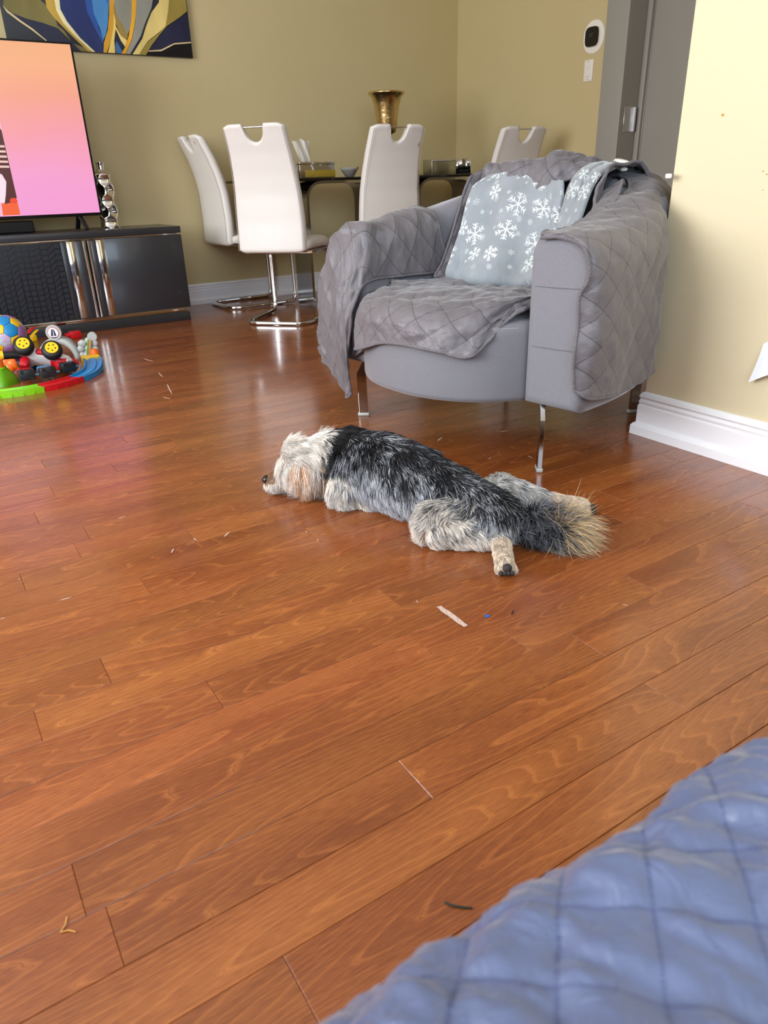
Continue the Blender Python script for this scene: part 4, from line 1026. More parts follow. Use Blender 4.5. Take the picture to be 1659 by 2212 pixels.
kp(MB().box(-.07, -.04, -.028, .028, .01, .055, bev=.008), 'seat_back', K['red'])
kp(MB().box(-.02, .02, .030, .052, -.012, .010, bev=.006), 'side_pod', K['red'])
for x in (-.058, .035):
    for s in (1, -1):
        w = kp(MB().lathe([(.0, -.018), (.024, -.018), (.033, -.013), (.036, 0), (.033, .013), (.024, .018), (.0, .018)], 24, M=Matrix.Translation((x, s * .062, -.004)) @ Matrix.Rotation(PI / 2, 4, 'X')), 'wheel', K['tyre'])
        kp(MB().cyl((x, s * .079, -.004), (x, s * .0825, -.004), .022, seg=22), 'hub', K['yellow'], w)
        kp(MB().cyl((x, s * .046, -.004), (x, s * .040, -.004), .030, seg=22), 'brake_ring', K['teal'], w)
        for q in range(5): a = q * 2 * PI / 5; kp(MB().cyl((x + .012 * math.cos(a), s * .0822, -.004 + .012 * math.sin(a)), (x + .012 * math.cos(a), s * .0832, -.004 + .012 * math.sin(a)), .0028, seg=8), 'bolt', K['tyre'], w)
kp(MB().cyl((-.07, .028, .012), (-.125, .034, .030), .013, .015, seg=16), 'exhaust', K['tyre']); kp(MB().cyl((-.122, .0338, .029), (-.138, .0355, .034), .016, .016, seg=16), 'exhaust_tip', K['yellow'])
kp(MB().sweep([(.0, .0, .03), (.02, .0, .045), (.03, .0, .05)], .008), 'steering_post', K['dark'])
# play arch with round sign
ar = empty('toy_arch', (.535, 3.79, 0), math.radians(-28), 'pale grey toy arch bridge with round badge on top', 'toy arch')
def archband(r0, r1, y0, y1, n=20):
    rows = []
    for a in np.linspace(0, PI, n): rows.append([(r * math.cos(a), y, r * math.sin(a) * 1.12) for r, y in ((r0, y0), (r1, y0), (r1, y1), (r0, y1))])
    P = np.array(rows); b = MB().grid(P, 0, True, False, True); b.add(P[0], [(0, 1, 2, 3)]); b.add(P[-1], [(3, 2, 1, 0)]); return b
weld(archband(.075, .098, -.03, .03).build('arch_band', K['grey'], ar)); 
gp = MB(); rows = []
for a in np.linspace(PI * .56, PI * .96, 10): rows.append([(r * math.cos(a), -.0315, r * 1.12 * math.sin(a)) for r in (.079, .094)])
gp.grid(np.array(rows), 0, False).build('green_panel', pl('pale green print', '#a5c63b'), ar)
MB().cyl((0, -.034, .135), (0, -.020, .135), .036, seg=28).build('sign', K['grey'], ar)
MB().cyl((0, -.0355, .135), (0, -.034, .135), .026, seg=28).build('sign_ring', pl('red ring print', '#b8323a'), ar)
MB().cyl((0, -.0362, .135), (0, -.035, .135), .0235, seg=28).build('sign_face', K['white'], ar)
MB().prism([(-.013, .120), (-.002, .120), (.001, .153), (-.006, .150)], 'y', -.0372, -.0360).build('sign_mark', pl('navy print', '#1c2440'), ar)
MB().prism([(.002, .120), (.013, .120), (.008, .146), (.003, .153)], 'y', -.0372, -.0360).build('sign_mark', pl('navy print', '#1c2440'), ar)
MB().box(-.012, .012, -.0368, -.0352, .111, .115).build('sign_text_bar', pl('navy print', '#1c2440'), ar)
# grey rock scenery piece
rk = empty('toy_rock', (.655, 3.715, 0), math.radians(-24), 'grey toy rock wall with painted ladder strip', 'toy rock')
rd = random.Random(3); b = MB()
b.box(-.045, .045, -.006, .010, 0, .085, bev=.005).build('slab', K['grey'], rk)
for (x, z, s) in ((-.032, .02, .017), (-.012, .016, .02), (.026, .018, .02), (-.034, .05, .018), (.03, .045, .019), (-.022, .075, .020), (.034, .072, .017), (.006, .088, .016), (.002, .05, .018)):
    MB().sphere((x, -.006, z), (s, s * .55, s * .95), 12, 8).build('stone', K['grey'], rk)
MB().cyl((.028, -.008, .105), (.028, .008, .105), .022, seg=20).build('knob', K['grey'], rk)
MB().prism([(-.008, .010), (.006, .010), (.026, .092), (.014, .094)], 'y', -.024, -.018).build('strip', pl('wood print', '#b9845a'), rk)
MB().prism([(-.012, .010), (-.007, .010), (.015, .094), (.009, .096)], 'y', -.025, -.018).build('strip', K['green'], rk)
# red building brick
rb = empty('toy_brick', (.690, 4.325, 0), math.radians(8), 'red plastic building brick lying against the stand', 'toy brick')
MB().box(-.012, .045, -.02, .02, 0, .038, bev=.003).build('brick_body', K['red'], rb); MB().cyl((-.012, 0, .019), (-.036, 0, .019), .014, seg=16).build('stud', K['red'], rb)
# green hill with orange chimney, orange shrubs
hl = empty('toy_hill', (.232, 3.43, 0), 0, 'lime green toy hill with orange chimney', 'toy hill')
H_ = []
for i in range(9):
    t = i / 8; r = .062 * (1 - .62 * t ** 1.6); H_.append([(r * (1 + .12 * math.sin(3 * a + 1)) * math.cos(a), r * (1 + .12 * math.sin(3 * a + 1)) * math.sin(a), .072 * t) for a in np.linspace(0, 2 * PI, 25)[:-1]])
P = np.array(H_); b = MB().grid(P[::-1], 0, True, False, True); b.add(P[-1], [tuple(range(24))]); weld(b.build('mound', K['green'], hl)); MB().cyl((.0, 0, .068), (.0, 0, .108), .021, seg=20).build('chimney', K['orange'], hl)
MB().lathe([(.028, .066), (.03, .07), (.028, .076)], 20).build('collar', K['lime'], hl)
bs = empty('toy_shrubs', (.318, 3.64, 0), math.radians(-20), 'orange toy shrubs behind the lime green hill', 'toy shrub')
for (x, y, z, r) in ((-.045, .01, .04, .03), (-.015, .0, .035, .028), (.018, .005, .028, .026), (.048, .0, .022, .022), (-.03, -.008, .015, .024), (.03, -.01, .012, .02), (.066, -.006, .014, .016)): MB().sphere((x, y, max(z, r * .9)), (r, r * .6, r), 14, 9).build('clump', K['orange'], bs)
pt = empty('toy_rail', (.455, 3.93, 0), math.radians(-12), 'lilac and yellow toy rail behind the kart', 'toy track')
MB().box(-.06, 0, -.02, .02, 0, .02, bev=.003).build('section', K['purple'], pt); MB().box(0, .055, -.02, .02, 0, .02, bev=.003).build('section', K['yellow'], pt)
sm = empty('toy_scoop', (.50, 4.395, 0), math.radians(10), 'small red and yellow toy propped on the stand plinth', 'toy')
MB().sweep([(-.02, 0, .045), (.0, .01, .062), (.025, .02, .070)], .03, .008, taper=[.7, 1, .6]).build('handle', K['red'], sm); MB().sweep([(-.01, -.012, .03), (.012, 0, .045), (.035, .012, .055)], .03, .008, taper=[.6, 1, .7]).build('scoop', K['yellow'], sm); MB().box(-.015, .015, -.02, .01, 0, .034, bev=.004).build('base', K['yellow'], sm)
# panelled ball
ball = empty('play_ball', (.352, 4.15, 0), 0, 'play ball with blue, yellow and lilac panels', 'ball')
def ballpanels(R):
    ph = (1 + 5 ** .5) / 2; V = [Vector(v).normalized() for v in ((-1, ph, 0), (1, ph, 0), (-1, -ph, 0), (1, -ph, 0), (0, -1, ph), (0, 1, ph), (0, -1, -ph), (0, 1, -ph), (ph, 0, -1), (ph, 0, 1), (-ph, 0, -1), (-ph, 0, 1))]
    Fc = [(0, 11, 5), (0, 5, 1), (0, 1, 7), (0, 7, 10), (0, 10, 11), (1, 5, 9), (5, 11, 4), (11, 10, 2), (10, 7, 6), (7, 1, 8), (3, 9, 4), (3, 4, 2), (3, 2, 6), (3, 6, 8), (3, 8, 9), (4, 9, 5), (2, 4, 11), (6, 2, 10), (8, 6, 7), (9, 8, 1)]
    Q = Matrix.Rotation(.5, 3, 'X') @ Matrix.Rotation(.9, 3, 'Z') @ Matrix.Rotation(.3, 3, 'Y'); V = [Q @ v for v in V]
    polys = []
    for f in Fc:
        p = []
        for i in range(3): a, b = V[f[i]], V[f[(i + 1) % 3]]; p += [a.lerp(b, 1 / 3), a.lerp(b, 2 / 3)]
        polys.append((p, 6))
    for i, v in enumerate(V):
        nb = [u for u in V if u is not v and (u - v).length < 1.1]; ax = v.orthogonal().normalized(); ay = v.cross(ax); nb.sort(key=lambda u: math.atan2((u - v).dot(ay), (u - v).dot(ax))); polys.append(([v.lerp(u, 1 / 3) for u in nb], 5))
    return polys
pcols = [K['blue'], K['yellow'], K['purple'], mat('pastel print', '#d9b9cf', .4)]
mottled(pcols[3], '#c78fc0', '#9fd0cf', 60., 1)
for i, (p, k) in enumerate(ballpanels(1)):
    R = .094; c = sum(p, Vector()) / len(p); b = MB(); rows = []
    for t in (.0001, .35, .65, .88, .97, 1.0):
        ring = []
        for a_, q in enumerate(p):
            nx_ = p[(a_ + 1) % len(p)]
            for s in (0, .34, .67): w = q.lerp(nx_, s); ring.append(tuple(c.lerp(w, t * .985).normalized() * (R if t < .9 else (R - .0006 if t < .99 else R - .003)) + Vector((0, 0, R))))
        rows.append(ring)
    m_ = pcols[1] if k == 5 else pcols[(0, 2, 0, 2, 3, 2, 0, 3, 2, 0, 3, 2, 0, 3, 0, 2, 0, 2, 3, 0)[i % 20]]
    b.grid(np.array(rows), 0, True, False, True); weld(b.build('panel', m_, ball), .00001)
MB().sphere((0, 0, .094), .0915, 24, 16).build('seam_core', pl('ball seam', '#5c5560'), ball)
SCUFFS = [(0.302, 1.724, 13.7, 0.021, 0.0034, ''), (0.483, 1.477, 40.6, 0.027, 0.0044, ''), (0.108, 1.392, -5.1, 0.021, 0.0034, ''), (-0.009, 1.387, -5.4, 0.01, 0.002, ''), (0.831, 3.153, -95.3, 0.099, 0.006, ''), (0.787, 2.886, -100.9, 0.177, 0.006, ''), (0.873, 3.487, -76.8, 0.096, 0.006, ''), (0.736, 2.758, -71.4, 0.048, 0.006, ''), (0.889, 1.317, -96.8, 0.037, 0.0059, ''), (0.041, 1.534, -132.7, 0.008, 0.002, ''), (0.412, 1.496, -82.3, 0.016, 0.0026, ''), (0.642, 1.377, -98.6, 0.014, 0.0022, ''), (0.645, 1.326, 85.1, 0.011, 0.002, ''), (0.995, 0.737, -65.8, 0.01, 0.002, ''), (1.29, 1.72, -149.1, 0.038, 0.006, ''), (1.504, 1.657, -12.8, 0.034, 0.0054, ''), (1.305, 1.495, 19.1, 0.019, 0.003, ''), (1.405, 1.433, -96.6, 0.022, 0.0036, ''), (0.679, 0.976, -113.1, 0.009, 0.002, ''), (0.351, 1.471, 59.3, 0.022, 0.0036, '')]
# ------------------------------------------------------------------ wall fittings
th = empty('thermostat', (XC, 3.70, 1.522), 0, 'black thermostat on oval white wall plate', 'thermostat')
def ell(ry, rz_, x0, x1, pw=2.0, n=40):
    rows = []
    for x, k in ((x0, 1), (x1 + .002, 1), (x1, .97)):
        rows.append([(x, ry * k * math.copysign(abs(math.cos(a)) ** (2 / pw), math.cos(a)), rz_ * k * math.copysign(abs(math.sin(a)) ** (2 / pw), math.sin(a))) for a in np.linspace(0, 2 * PI, n + 1)[:-1]])
    P = np.array(rows); b = MB().grid(P, 0, False, False, True); b.add(P[-1], [tuple(range(n))]); b.add(P[0], [tuple(range(n))[::-1]]); return b
def fixn(o):
    bm = bmesh.new(); bm.from_mesh(o.data); bmesh.ops.recalc_face_normals(bm, faces=bm.faces); bm.to_mesh(o.data); bm.free(); return o
fixn(ell(.083, .089, 0, -.006, 2.2).build('wall_plate', M['white_pl'], th))
fixn(ell(.0545, .0545, -.005, -.018, 3.6).build('body', M['white_pl'], th)); fixn(ell(.053, .053, -.016, -.026, 3.6).build('screen', mat('black glass', '#050506', .08), th))
def text(s, size, loc, rot, m, parent, name, ext=.0003):
    c = bpy.data.curves.new(name, 'FONT'); c.body = s; c.size = size; c.align_x = 'CENTER'; c.align_y = 'CENTER'; c.extrude = ext
    o = bpy.data.objects.new(name, c); COL.objects.link(o); c.materials.append(m); o.location = loc; o.rotation_euler = rot
    if parent: o.parent = parent
    dg = bpy.context.evaluated_depsgraph_get(); me = bpy.data.meshes.new_from_object(o.evaluated_get(dg)); q = bpy.data.objects.new(name, me); COL.objects.link(q); q.location = loc; q.rotation_euler = rot; q.parent = parent; bpy.data.objects.remove(o)
    if not me.materials: me.materials.append(m)
    return q
text('23°', .026, (-.0264, .002, .008), (PI / 2, 0, -PI / 2), mat('dim display digits', '#3c3f40', .5, emis='#6a6f70', es=.12), th, 'digits')
sw = empty('light_switch', (XC, 3.722, 1.345), 0, 'white wall switch plate below the thermostat', 'switch')
MB().box(-.006, 0, -.036, .036, -.058, .058, bev=.002).build('plate', M['white_pl'], sw)
MB().box(-.0105, -.005, -.0165, .0165, -.034, .034, bev=.002).build('rocker', M['white_pl'], sw)
MB().box(-.0125, -.010, -.014, .004, .004, .030, bev=.001).build('upper_button', M['white_pl'], sw); MB().box(-.0125, -.010, -.004, .014, -.030, .0, bev=.001).build('lower_button', M['white_pl'], sw)
for z in (-.047, .047): MB().cyl((-.0065, 0, z), (-.0075, 0, z), .003, seg=12).build('screw', M['chrome_dull'], sw)
# loose white paper corner on the near wall
pf = empty('paper_flap', (XR, 1.03, .29), 0, 'torn white paper corner curling off the cream wall', 'paper')
P = [[(-.002, .012, .045), (-.004, -.03, .075), (-.004, -.08, .10)], [(-.012, .014, .00), (-.018, -.03, .03), (-.012, -.08, .06)], [(-.022, .022, -.056), (-.030, -.03, -.025), (-.022, -.08, .0)]]
MB().grid(cat2(P, 16, 16), 0, True).build('sheet', mat('white paper', '#e9ecf2', .6), pf)
MB().sweep([(-.001, -.012, .075), (-.001, -.018, .10), (-.001, -.03, .12)], .004, .002).build('peeled_edge', mat('grey tear edge', '#77766f', .7), pf)

# ------------------------------------------------------------------ sofa in front of the camera
sofa = empty('sofa', (.3, -.30, 0), 0, 'sofa under a blue grey quilted cover, closest to the viewer', 'sofa')
SB = velvet('sofa velvet', '#5e6270', '#6c7080')
MB().box(-1.1, 1.2, -.42, .455, .12, .405, bev=.04, seg=4).build('base', SB, sofa)
MB().box(-1.1, 1.2, -.75, -.40, .12, .85, bev=.06, seg=4).build('backrest', SB, sofa)
for x in (-1.0, 1.1):
    for y in (-.6, .35): MB().box(x - .02, x + .02, y - .02, y + .02, 0, .125).build('leg', M['black'], sofa)
M['quilt_blue'] = quilt_mat('blue grey quilted microfibre', '#4e5876', '#586384', rough=.34, spec=.6, thread='#3c476c', d=.064, threadw=.022, bumps=.9)
sc = empty('sofa_cover', (.3, -.30, 0), 0, 'blue grey quilted throw covering the sofa seat edge', 'sofa cover')
rows = []
for x in np.linspace(-1.05, 1.15, 12):
    f = .490 - .03 * (x + .23) + .003 * math.sin(x * 5)
    rows.append([(x, -.30, .422), (x, -.05, .424), (x, .15, .424), (x, .30, .423), (x, f - .07, .420), (x, f - .02, .408), (x, f + .008, .375), (x, f + .014, .30), (x, f + .016, .20)])
P, nr, U, V = cloth_grid(np.array(rows), 620, 190, puff=.0060, wrinkle=.006, seed=21, d=.064, wscale=(16, 16), uoff=(.012, .008), fine=.75)
cloth_build('quilt_panel', P[::-1], nr[::-1] * 1, U[::-1], V[::-1], M['quilt_blue'], sc, .006)

# ------------------------------------------------------------------ scraps on the floor
def scrap(name, lab, cat_, m, mb, loc=(0, 0, 0), rz=0):
    r = mb.build(name, m); r.location = loc; r.rotation_euler = (0, 0, rz); return tag(r, lab, cat_)
P = [[(-.004, -.042, .0006), (.005, -.042, .0007)], [(-.006, -.02, .001), (.006, -.021, .0009)], [(-.005, .0, .0006), (.007, 0, .0008)], [(-.007, .02, .0011), (.006, .021, .0008)], [(-.004, .042, .0006), (.005, .040, .0007)]]
tp = mat('crumpled clear tape', '#d8bcae', .3, bump=(250, .8)); 
g = MB().grid(cat2(np.array(P), 24, 6)[:, ::-1], 0, True)
scrap('tape_strip', 'crumpled whitish strip of tape on the floor below the dog', 'tape', tp, g, (.702, .896, .0004), math.radians(0))
scrap('blue_scrap', 'tiny bright blue scrap on the floor near the tape', 'scrap', pl('blue scrap', '#1466c4'), MB().prism([(-.004, -.003), (.003, -.004), (.005, .001), (.001, .004), (-.003, .003)], 'z', .0002, .0016), (.756, .858, 0))
scrap('dark_crumb', 'small black curl on the floor right of the blue scrap', 'scrap', pl('black curl', '#151011'), MB().sweep([(-.006, -.003, .002), (0, .001, .003), (.005, .005, .002)], .0022, .0022), (.803, .838, 0))
scrap('dark_thread', 'short dark green thread lying on a floor board', 'thread', pl('dark thread', '#1d2a26', .8), MB().sweep([(-.008, .012, .0015), (-.006, .006, .0018), (-.001, .0, .002), (.006, -.006, .0018), (.013, -.011, .0012)], .0024, .0022), (.345, .423, 0), 0)
tw = MB(); tw.sweep([(-.008, 0, .0012), (0, .004, .0014), (.006, .012, .0012)], .0016); tw.sweep([(-.008, 0, .0012), (-.001, -.005, .0014), (.003, -.013, .0012)], .0016)
scrap('straw_twig', 'pale straw twig by the board joint, forked', 'twig', pl('straw', '#cf9c4e', .7), tw, (-.030, .645, 0), .3)
SCUFF = mat('pale scuff', '#cbb3a6', .5)
for i, (x, y, rz, l, w, lab) in enumerate(SCUFFS):
    n = 7; pts = [(-l / 2 + l * k / (n - 1), .12 * w * math.sin(k * 2.1 + i), .0004) for k in range(n)]
    r = MB().sweep(pts, w, .0004, seg=6, taper=[.2, .7, 1, .9, 1, .6, .2]).build('floor_scuff', SCUFF); r.location = (x, y, .0003); r.rotation_euler = (0, 0, math.radians(rz)); r.parent = floor

# small chips and specks on the near wall
for i, (y, z, r_, c) in enumerate(((1.262, .873, .004, '#b98a3c'), (1.128, .742, .003, '#b9a878'), (1.117, .735, .0025, '#a99a70'), (1.12, .70, .002, '#b0a27c'), (1.09, .90, .002, '#c2b48c'))):
    MB().prism([(y + r_ * math.cos(a) * (1 + .3 * math.sin(3 * a + i)), z + r_ * .8 * math.sin(a)) for a in np.linspace(0, 2 * PI, 10)[:-1]], 'x', XR - .0006, XR + .001).build('paint_chip', mat('paint chip', c, .7), bpy.data.objects['wall_right'])
# ------------------------------------------------------------------ dog, lying stretched out on its belly
# bones: name, point, radius, point, radius
BONES = [
 ('muzzle', (.742, 1.594, .068), .040, (.679, 1.633, .036), .024),
 ('skull', (.742, 1.594, .080), .055, (.785, 1.572, .090), .058),
 ('neck', (.785, 1.572, .088), .062, (.850, 1.535, .090), .075),
 ('chest', (.850, 1.530, .085), .076, (.885, 1.440, .084), .083),
 ('ribs', (.885, 1.440, .084), .084, (.912, 1.340, .080), .081),
 ('loin', (.912, 1.340, .079), .078, (.943, 1.210, .066), .066),
 ('rump', (.943, 1.210, .066), .066, (.972, 1.095, .056), .052),
 ('front_upper', (.835, 1.505, .065), .060, (.800, 1.462, .038), .040),
 ('front_lower', (.800, 1.462, .036), .036, (.830, 1.424, .018), .020),
 ('thigh', (.935, 1.140, .052), .054, (.862, 1.158, .044), .050),
 ('shank', (.858, 1.150, .042), .044, (.952, 1.050, .028), .022),
 ('hind_paw', (.952, 1.050, .026), .022, (.896, .968, .020), .020),
 ('far_thigh', (1.00, 1.155, .052), .054, (1.085, 1.200, .044), .048),
 ('far_shank', (1.085, 1.200, .046), .046, (1.160, 1.140, .030), .025),
 ('far_paw', (1.160, 1.140, .028), .024, (1.228, 1.072, .022), .023),
 ('tail', (.975, 1.085, .062), .032, (1.030, 1.050, .042), .020),
 ('tail_end', (1.030, 1.050, .042), .020, (1.072, 1.010, .036), .015),
 ('far_front', (.905, 1.515, .06), .055, (.93, 1.47, .03), .032),
]
DOG_LOC = Vector((.90, 1.32, 0))
def dog_body():
    b = MB()
    for nm, p0, r0, p1, r1 in BONES:
        p0, p1 = np.array(p0), np.array(p1); n = max(3, int(np.linalg.norm(p1 - p0) / .012))
        for k in range(n + 1):
            t = k / n; p = p0 + (p1 - p0) * t; r = r0 + (r1 - r0) * t
            fl = 1.12 if nm in ('chest', 'ribs', 'loin', 'rump') else 1.
            p = p.copy(); p[2] = max(p[2], r * .93); b.sphere(tuple(p), (r * fl, r * fl, r), 18, 11)
    # toes
    for base, d in (((.896, .968, .020), (-.55, -.83)), ((1.228, 1.072, .020), (.68, -.73)), ((.832, 1.420, .016), (.6, -.8))):
        for q in (-1.5, -.5, .5, 1.5): b.sphere((base[0] + d[0] * .012 - d[1] * q * .0105, base[1] + d[1] * .012 + d[0] * q * .0105, .012), (.0105, .0105, .011), 10, 7)
    # ears folded along the cheek
    b.sphere((.775, 1.540, .095), (.016, .030, .040), 14, 9); b.sphere((.815, 1.61, .095), (.016, .03, .04), 14, 9)
    me = b.mesh('dog_raw', []); o = bpy.data.objects.new('dog_raw', me); COL.objects.link(o)
    rm = o.modifiers.new('r', 'REMESH'); rm.mode = 'VOXEL'; rm.voxel_size = .0065
    sm = o.modifiers.new('s', 'SMOOTH'); sm.factor = .5; sm.iterations = 7
    dg = bpy.context.evaluated_depsgraph_get(); ev = o.evaluated_get(dg); m2 = bpy.data.meshes.new_from_object(ev)
    bpy.data.objects.remove(o); m2.name = 'dog'
    return m2
def bone_info(P):
    """nearest bone, position along it, its direction"""
    best = np.full(len(P), 1e9); idx = np.zeros(len(P), int); tt = np.zeros(len(P)); D = np.zeros((len(P), 3))
    for i, (nm, p0, r0, p1, r1) in enumerate(BONES):
        a, b_ = np.array(p0), np.array(p1); d = b_ - a; l2 = d @ d; t = np.clip(((P - a) @ d) / l2, 0, 1); q = a + t[:, None] * d
        dist = np.linalg.norm(P - q, axis=1) - (r0 + (r1 - r0) * t); m = dist < best
        best[m] = dist[m]; idx[m] = i; tt[m] = t[m]; D[m] = d / math.sqrt(l2)
    return idx, tt, D
BI = {b[0]: i for i, b in enumerate(BONES)}
lin = lambda h: np.array(hexc(h))
CWHITE, CCREAM, CTAN, CBLACK, CGREY, CLIGHT, CBLOND, CPINK = (lin(h) for h in ('#efeae2', '#dccab6', '#c08a58', '#0d0e11', '#5e636c', '#a9adb6', '#d9bd8f', '#d8b8a2'))
def fur_field(P, Nn, r):
    """per root: colour at root, colour at tip, length, direction, lie (how flat), droop"""
    n = len(P); idx, t, D = bone_info(P)
    s1 = vnoise(P * 48, 3); s2 = vnoise(P * 130, 5); rnd = r.random(n); rnd2 = r.random(n); z = P[:, 2]
    col = np.zeros((n, 3)); tip = np.zeros((n, 3)); ln = np.full(n, .032); lift = np.full(n, .35); droop = np.full(n, .5); dirn = D.copy()
    def setc(m, a, b_=None): col[m] = a; tip[m] = a if b_ is None else b_
    side = np.array([-.908, -.42, 0])           # towards the near flank
    # trunk: black saddle, silver streaks down the flanks
    trunk = np.isin(idx, [BI[k] for k in ('neck', 'chest', 'ribs', 'loin', 'rump')])
    up = np.clip(Nn[:, 2], -1, 1); near = Nn @ side
    light = np.clip(.80 - .85 * up + .40 * s1 + .25 * s2, 0, 1)
    light = np.where(idx == BI['rump'], np.clip(light + .05, 0, 1), light)
    pick = rnd < light * .88 + .08
    setc(trunk & ~pick, CBLACK, CBLACK * 2 + .004); setc(trunk & pick, CGREY * .8, CLIGHT)
    m = trunk & pick & (rnd < light * .62); setc(m, CLIGHT * .8, np.array([.74, .76, .80]))
    nk = (idx == BI['neck']) | ((idx == BI['chest']) & (t < .25)); m = nk & (up > .12); setc(m, CBLACK, CBLACK * 1.5)
    ch = (idx == BI['chest']) & (up < .25); m = ch & (rnd < .75); setc(m, CLIGHT * .7, CWHITE * .95)
    ln[trunk] = .040; lift[trunk] = .30
    dirn[trunk] = D[trunk] * .55 + np.array([0, 0, -1]) * (.75 * (1 - np.abs(up[trunk]) * .5))[:, None] + (side[None] * np.sign(near[trunk])[:, None]) * .25
    # head
    hd = np.isin(idx, [BI['skull'], BI['muzzle']]) | ((idx == BI['neck']) & (t < .22 + .22 * s1 + .12 * s2)); mz = idx == BI['muzzle']
    axis = np.array([-.85, .50, -.15])
    ax = (P - np.array([.742, 1.594, .08])) @ axis      # forward distance
    setc(hd, CWHITE * .93, CWHITE)
    ln[hd] = .045; lift[hd] = .16; droop[hd] = .95
    dirn[hd] = np.array([0, 0, -1.]) * 1.0 - axis * .35 + side * .25
    crown = hd & (up > .45); dirn[crown] = -axis * .95 + side * np.sign(near[crown] + .15)[:, None] * .45; ln[crown] = .06
    # tan ear and cheek
    ear = hd & (ax < .005) & (ax > -.085) & (z < .115)
    m = ear & (rnd < .50 + .7 * s1); setc(m, CTAN * .8 + CWHITE * .15, CTAN * 1.05); m = hd & ~ear & (rnd < .18 + .3 * s2); setc(m, CCREAM * .55, CCREAM); m = ear & (ax < -.05) & (rnd < .4); setc(m, CGREY, CTAN * .8)
    m = hd & (ax < .01) & (z < .05) & (rnd < .55); setc(m, CGREY * .6, CLIGHT * .8)
    ln[ear] = .075; m = hd & ~crown & (z > .075) & (ax < -.0) & (ax > -.09); ln[m] = .085; lift[m] = .22
    ln[mz] = .022 + .016 * sstep(.9, .2, t[mz]); lift[mz] = .10; m = mz & (t > .55); setc(m, CCREAM * .75, CWHITE * .85); m = mz & (t > .8) & (up > .2); setc(m, CTAN * .35, CTAN * .6); ln[m] = .010
    m = mz & (t < .35) & (up > .35); lift[m] = 1.1; ln[m] = .030; setc(m, CPINK, CWHITE); dirn[m] = np.array([0, 0, .6]) + axis * .55; droop[m] = 0
    # legs
    def leg(names, base, tipc, L_, mixc=None, pm=0., lf=.4):
        m = np.isin(idx, [BI[k] for k in names]); setc(m, base, tipc); ln[m] = L_; lift[m] = lf
        if mixc is not None:
            q = m & (rnd < np.clip(pm + .45 * s1 + .3 * (up - .2), 0, 1)); setc(q, mixc, mixc * 1.4)
        dirn[m] = D[m] * .9 + np.array([0, 0, -.55])
        return m
    leg(('front_upper', 'front_lower', 'far_front'), CCREAM * .9, CWHITE, .042, CGREY, .14, .40)
    th_ = leg(('thigh',), CCREAM * .85, CWHITE * .9, .030, CGREY * .55, .26, .42); q = th_ & (up < .1); setc(q, CCREAM * .9, CWHITE); q = th_ & (up > .5) & (t < .38) & (rnd < .75); setc(q, CGREY * .35, CGREY)
    leg(('shank',), CCREAM, CWHITE, .028, CGREY * .8, .10, .36)
    leg(('hind_paw', 'far_paw'), CCREAM * .85, CCREAM * 1.15, .013, None, 0, .3)
    leg(('far_thigh', 'far_shank'), CLIGHT * .9, CWHITE, .030, CGREY * .7, .16, .42)
    # tail plume
    tl = np.isin(idx, [BI['tail'], BI['tail_end']]); te = idx == BI['tail_end']
    setc(tl, CBLACK * 1.4, CGREY * .7); m = tl & (rnd > .72); setc(m, CGREY, CLIGHT * .8)
    ln[tl] = .060; ln[te] = .105 - .02 * rnd[te]; lift[tl] = .28; lift[te] = .25; droop[tl] = .55
    dirn[tl] = D[tl] * .9 + np.array([.1, -.5, -.25])
    # plume: hairs radiate from the tail tip, black on one side, blond on the other
    ang = -PI * .97 + PI * 1.12 * rnd2; q = np.stack([np.cos(ang), np.sin(ang), np.full(n, -.05)], 1); dirn[te] = q[te]
    ln[te] = (.060 + .062 * np.exp(-((ang + 1.15) / .75) ** 2))[te]
    bl = sstep(-1.75, -1.3, ang) * sstep(-.35, -.8, ang); m = te & (rnd < .06 + .72 * bl) & (bl > .1); setc(m, CBLOND * .5, CBLOND * 1.2)
    dk = te & ~m; setc(dk, CBLACK, CBLACK * 2.5); k_ = dk & (rnd > .6); setc(k_, CGREY * .6, CLIGHT * .7)
    return col, tip, ln, dirn, lift, droop, idx
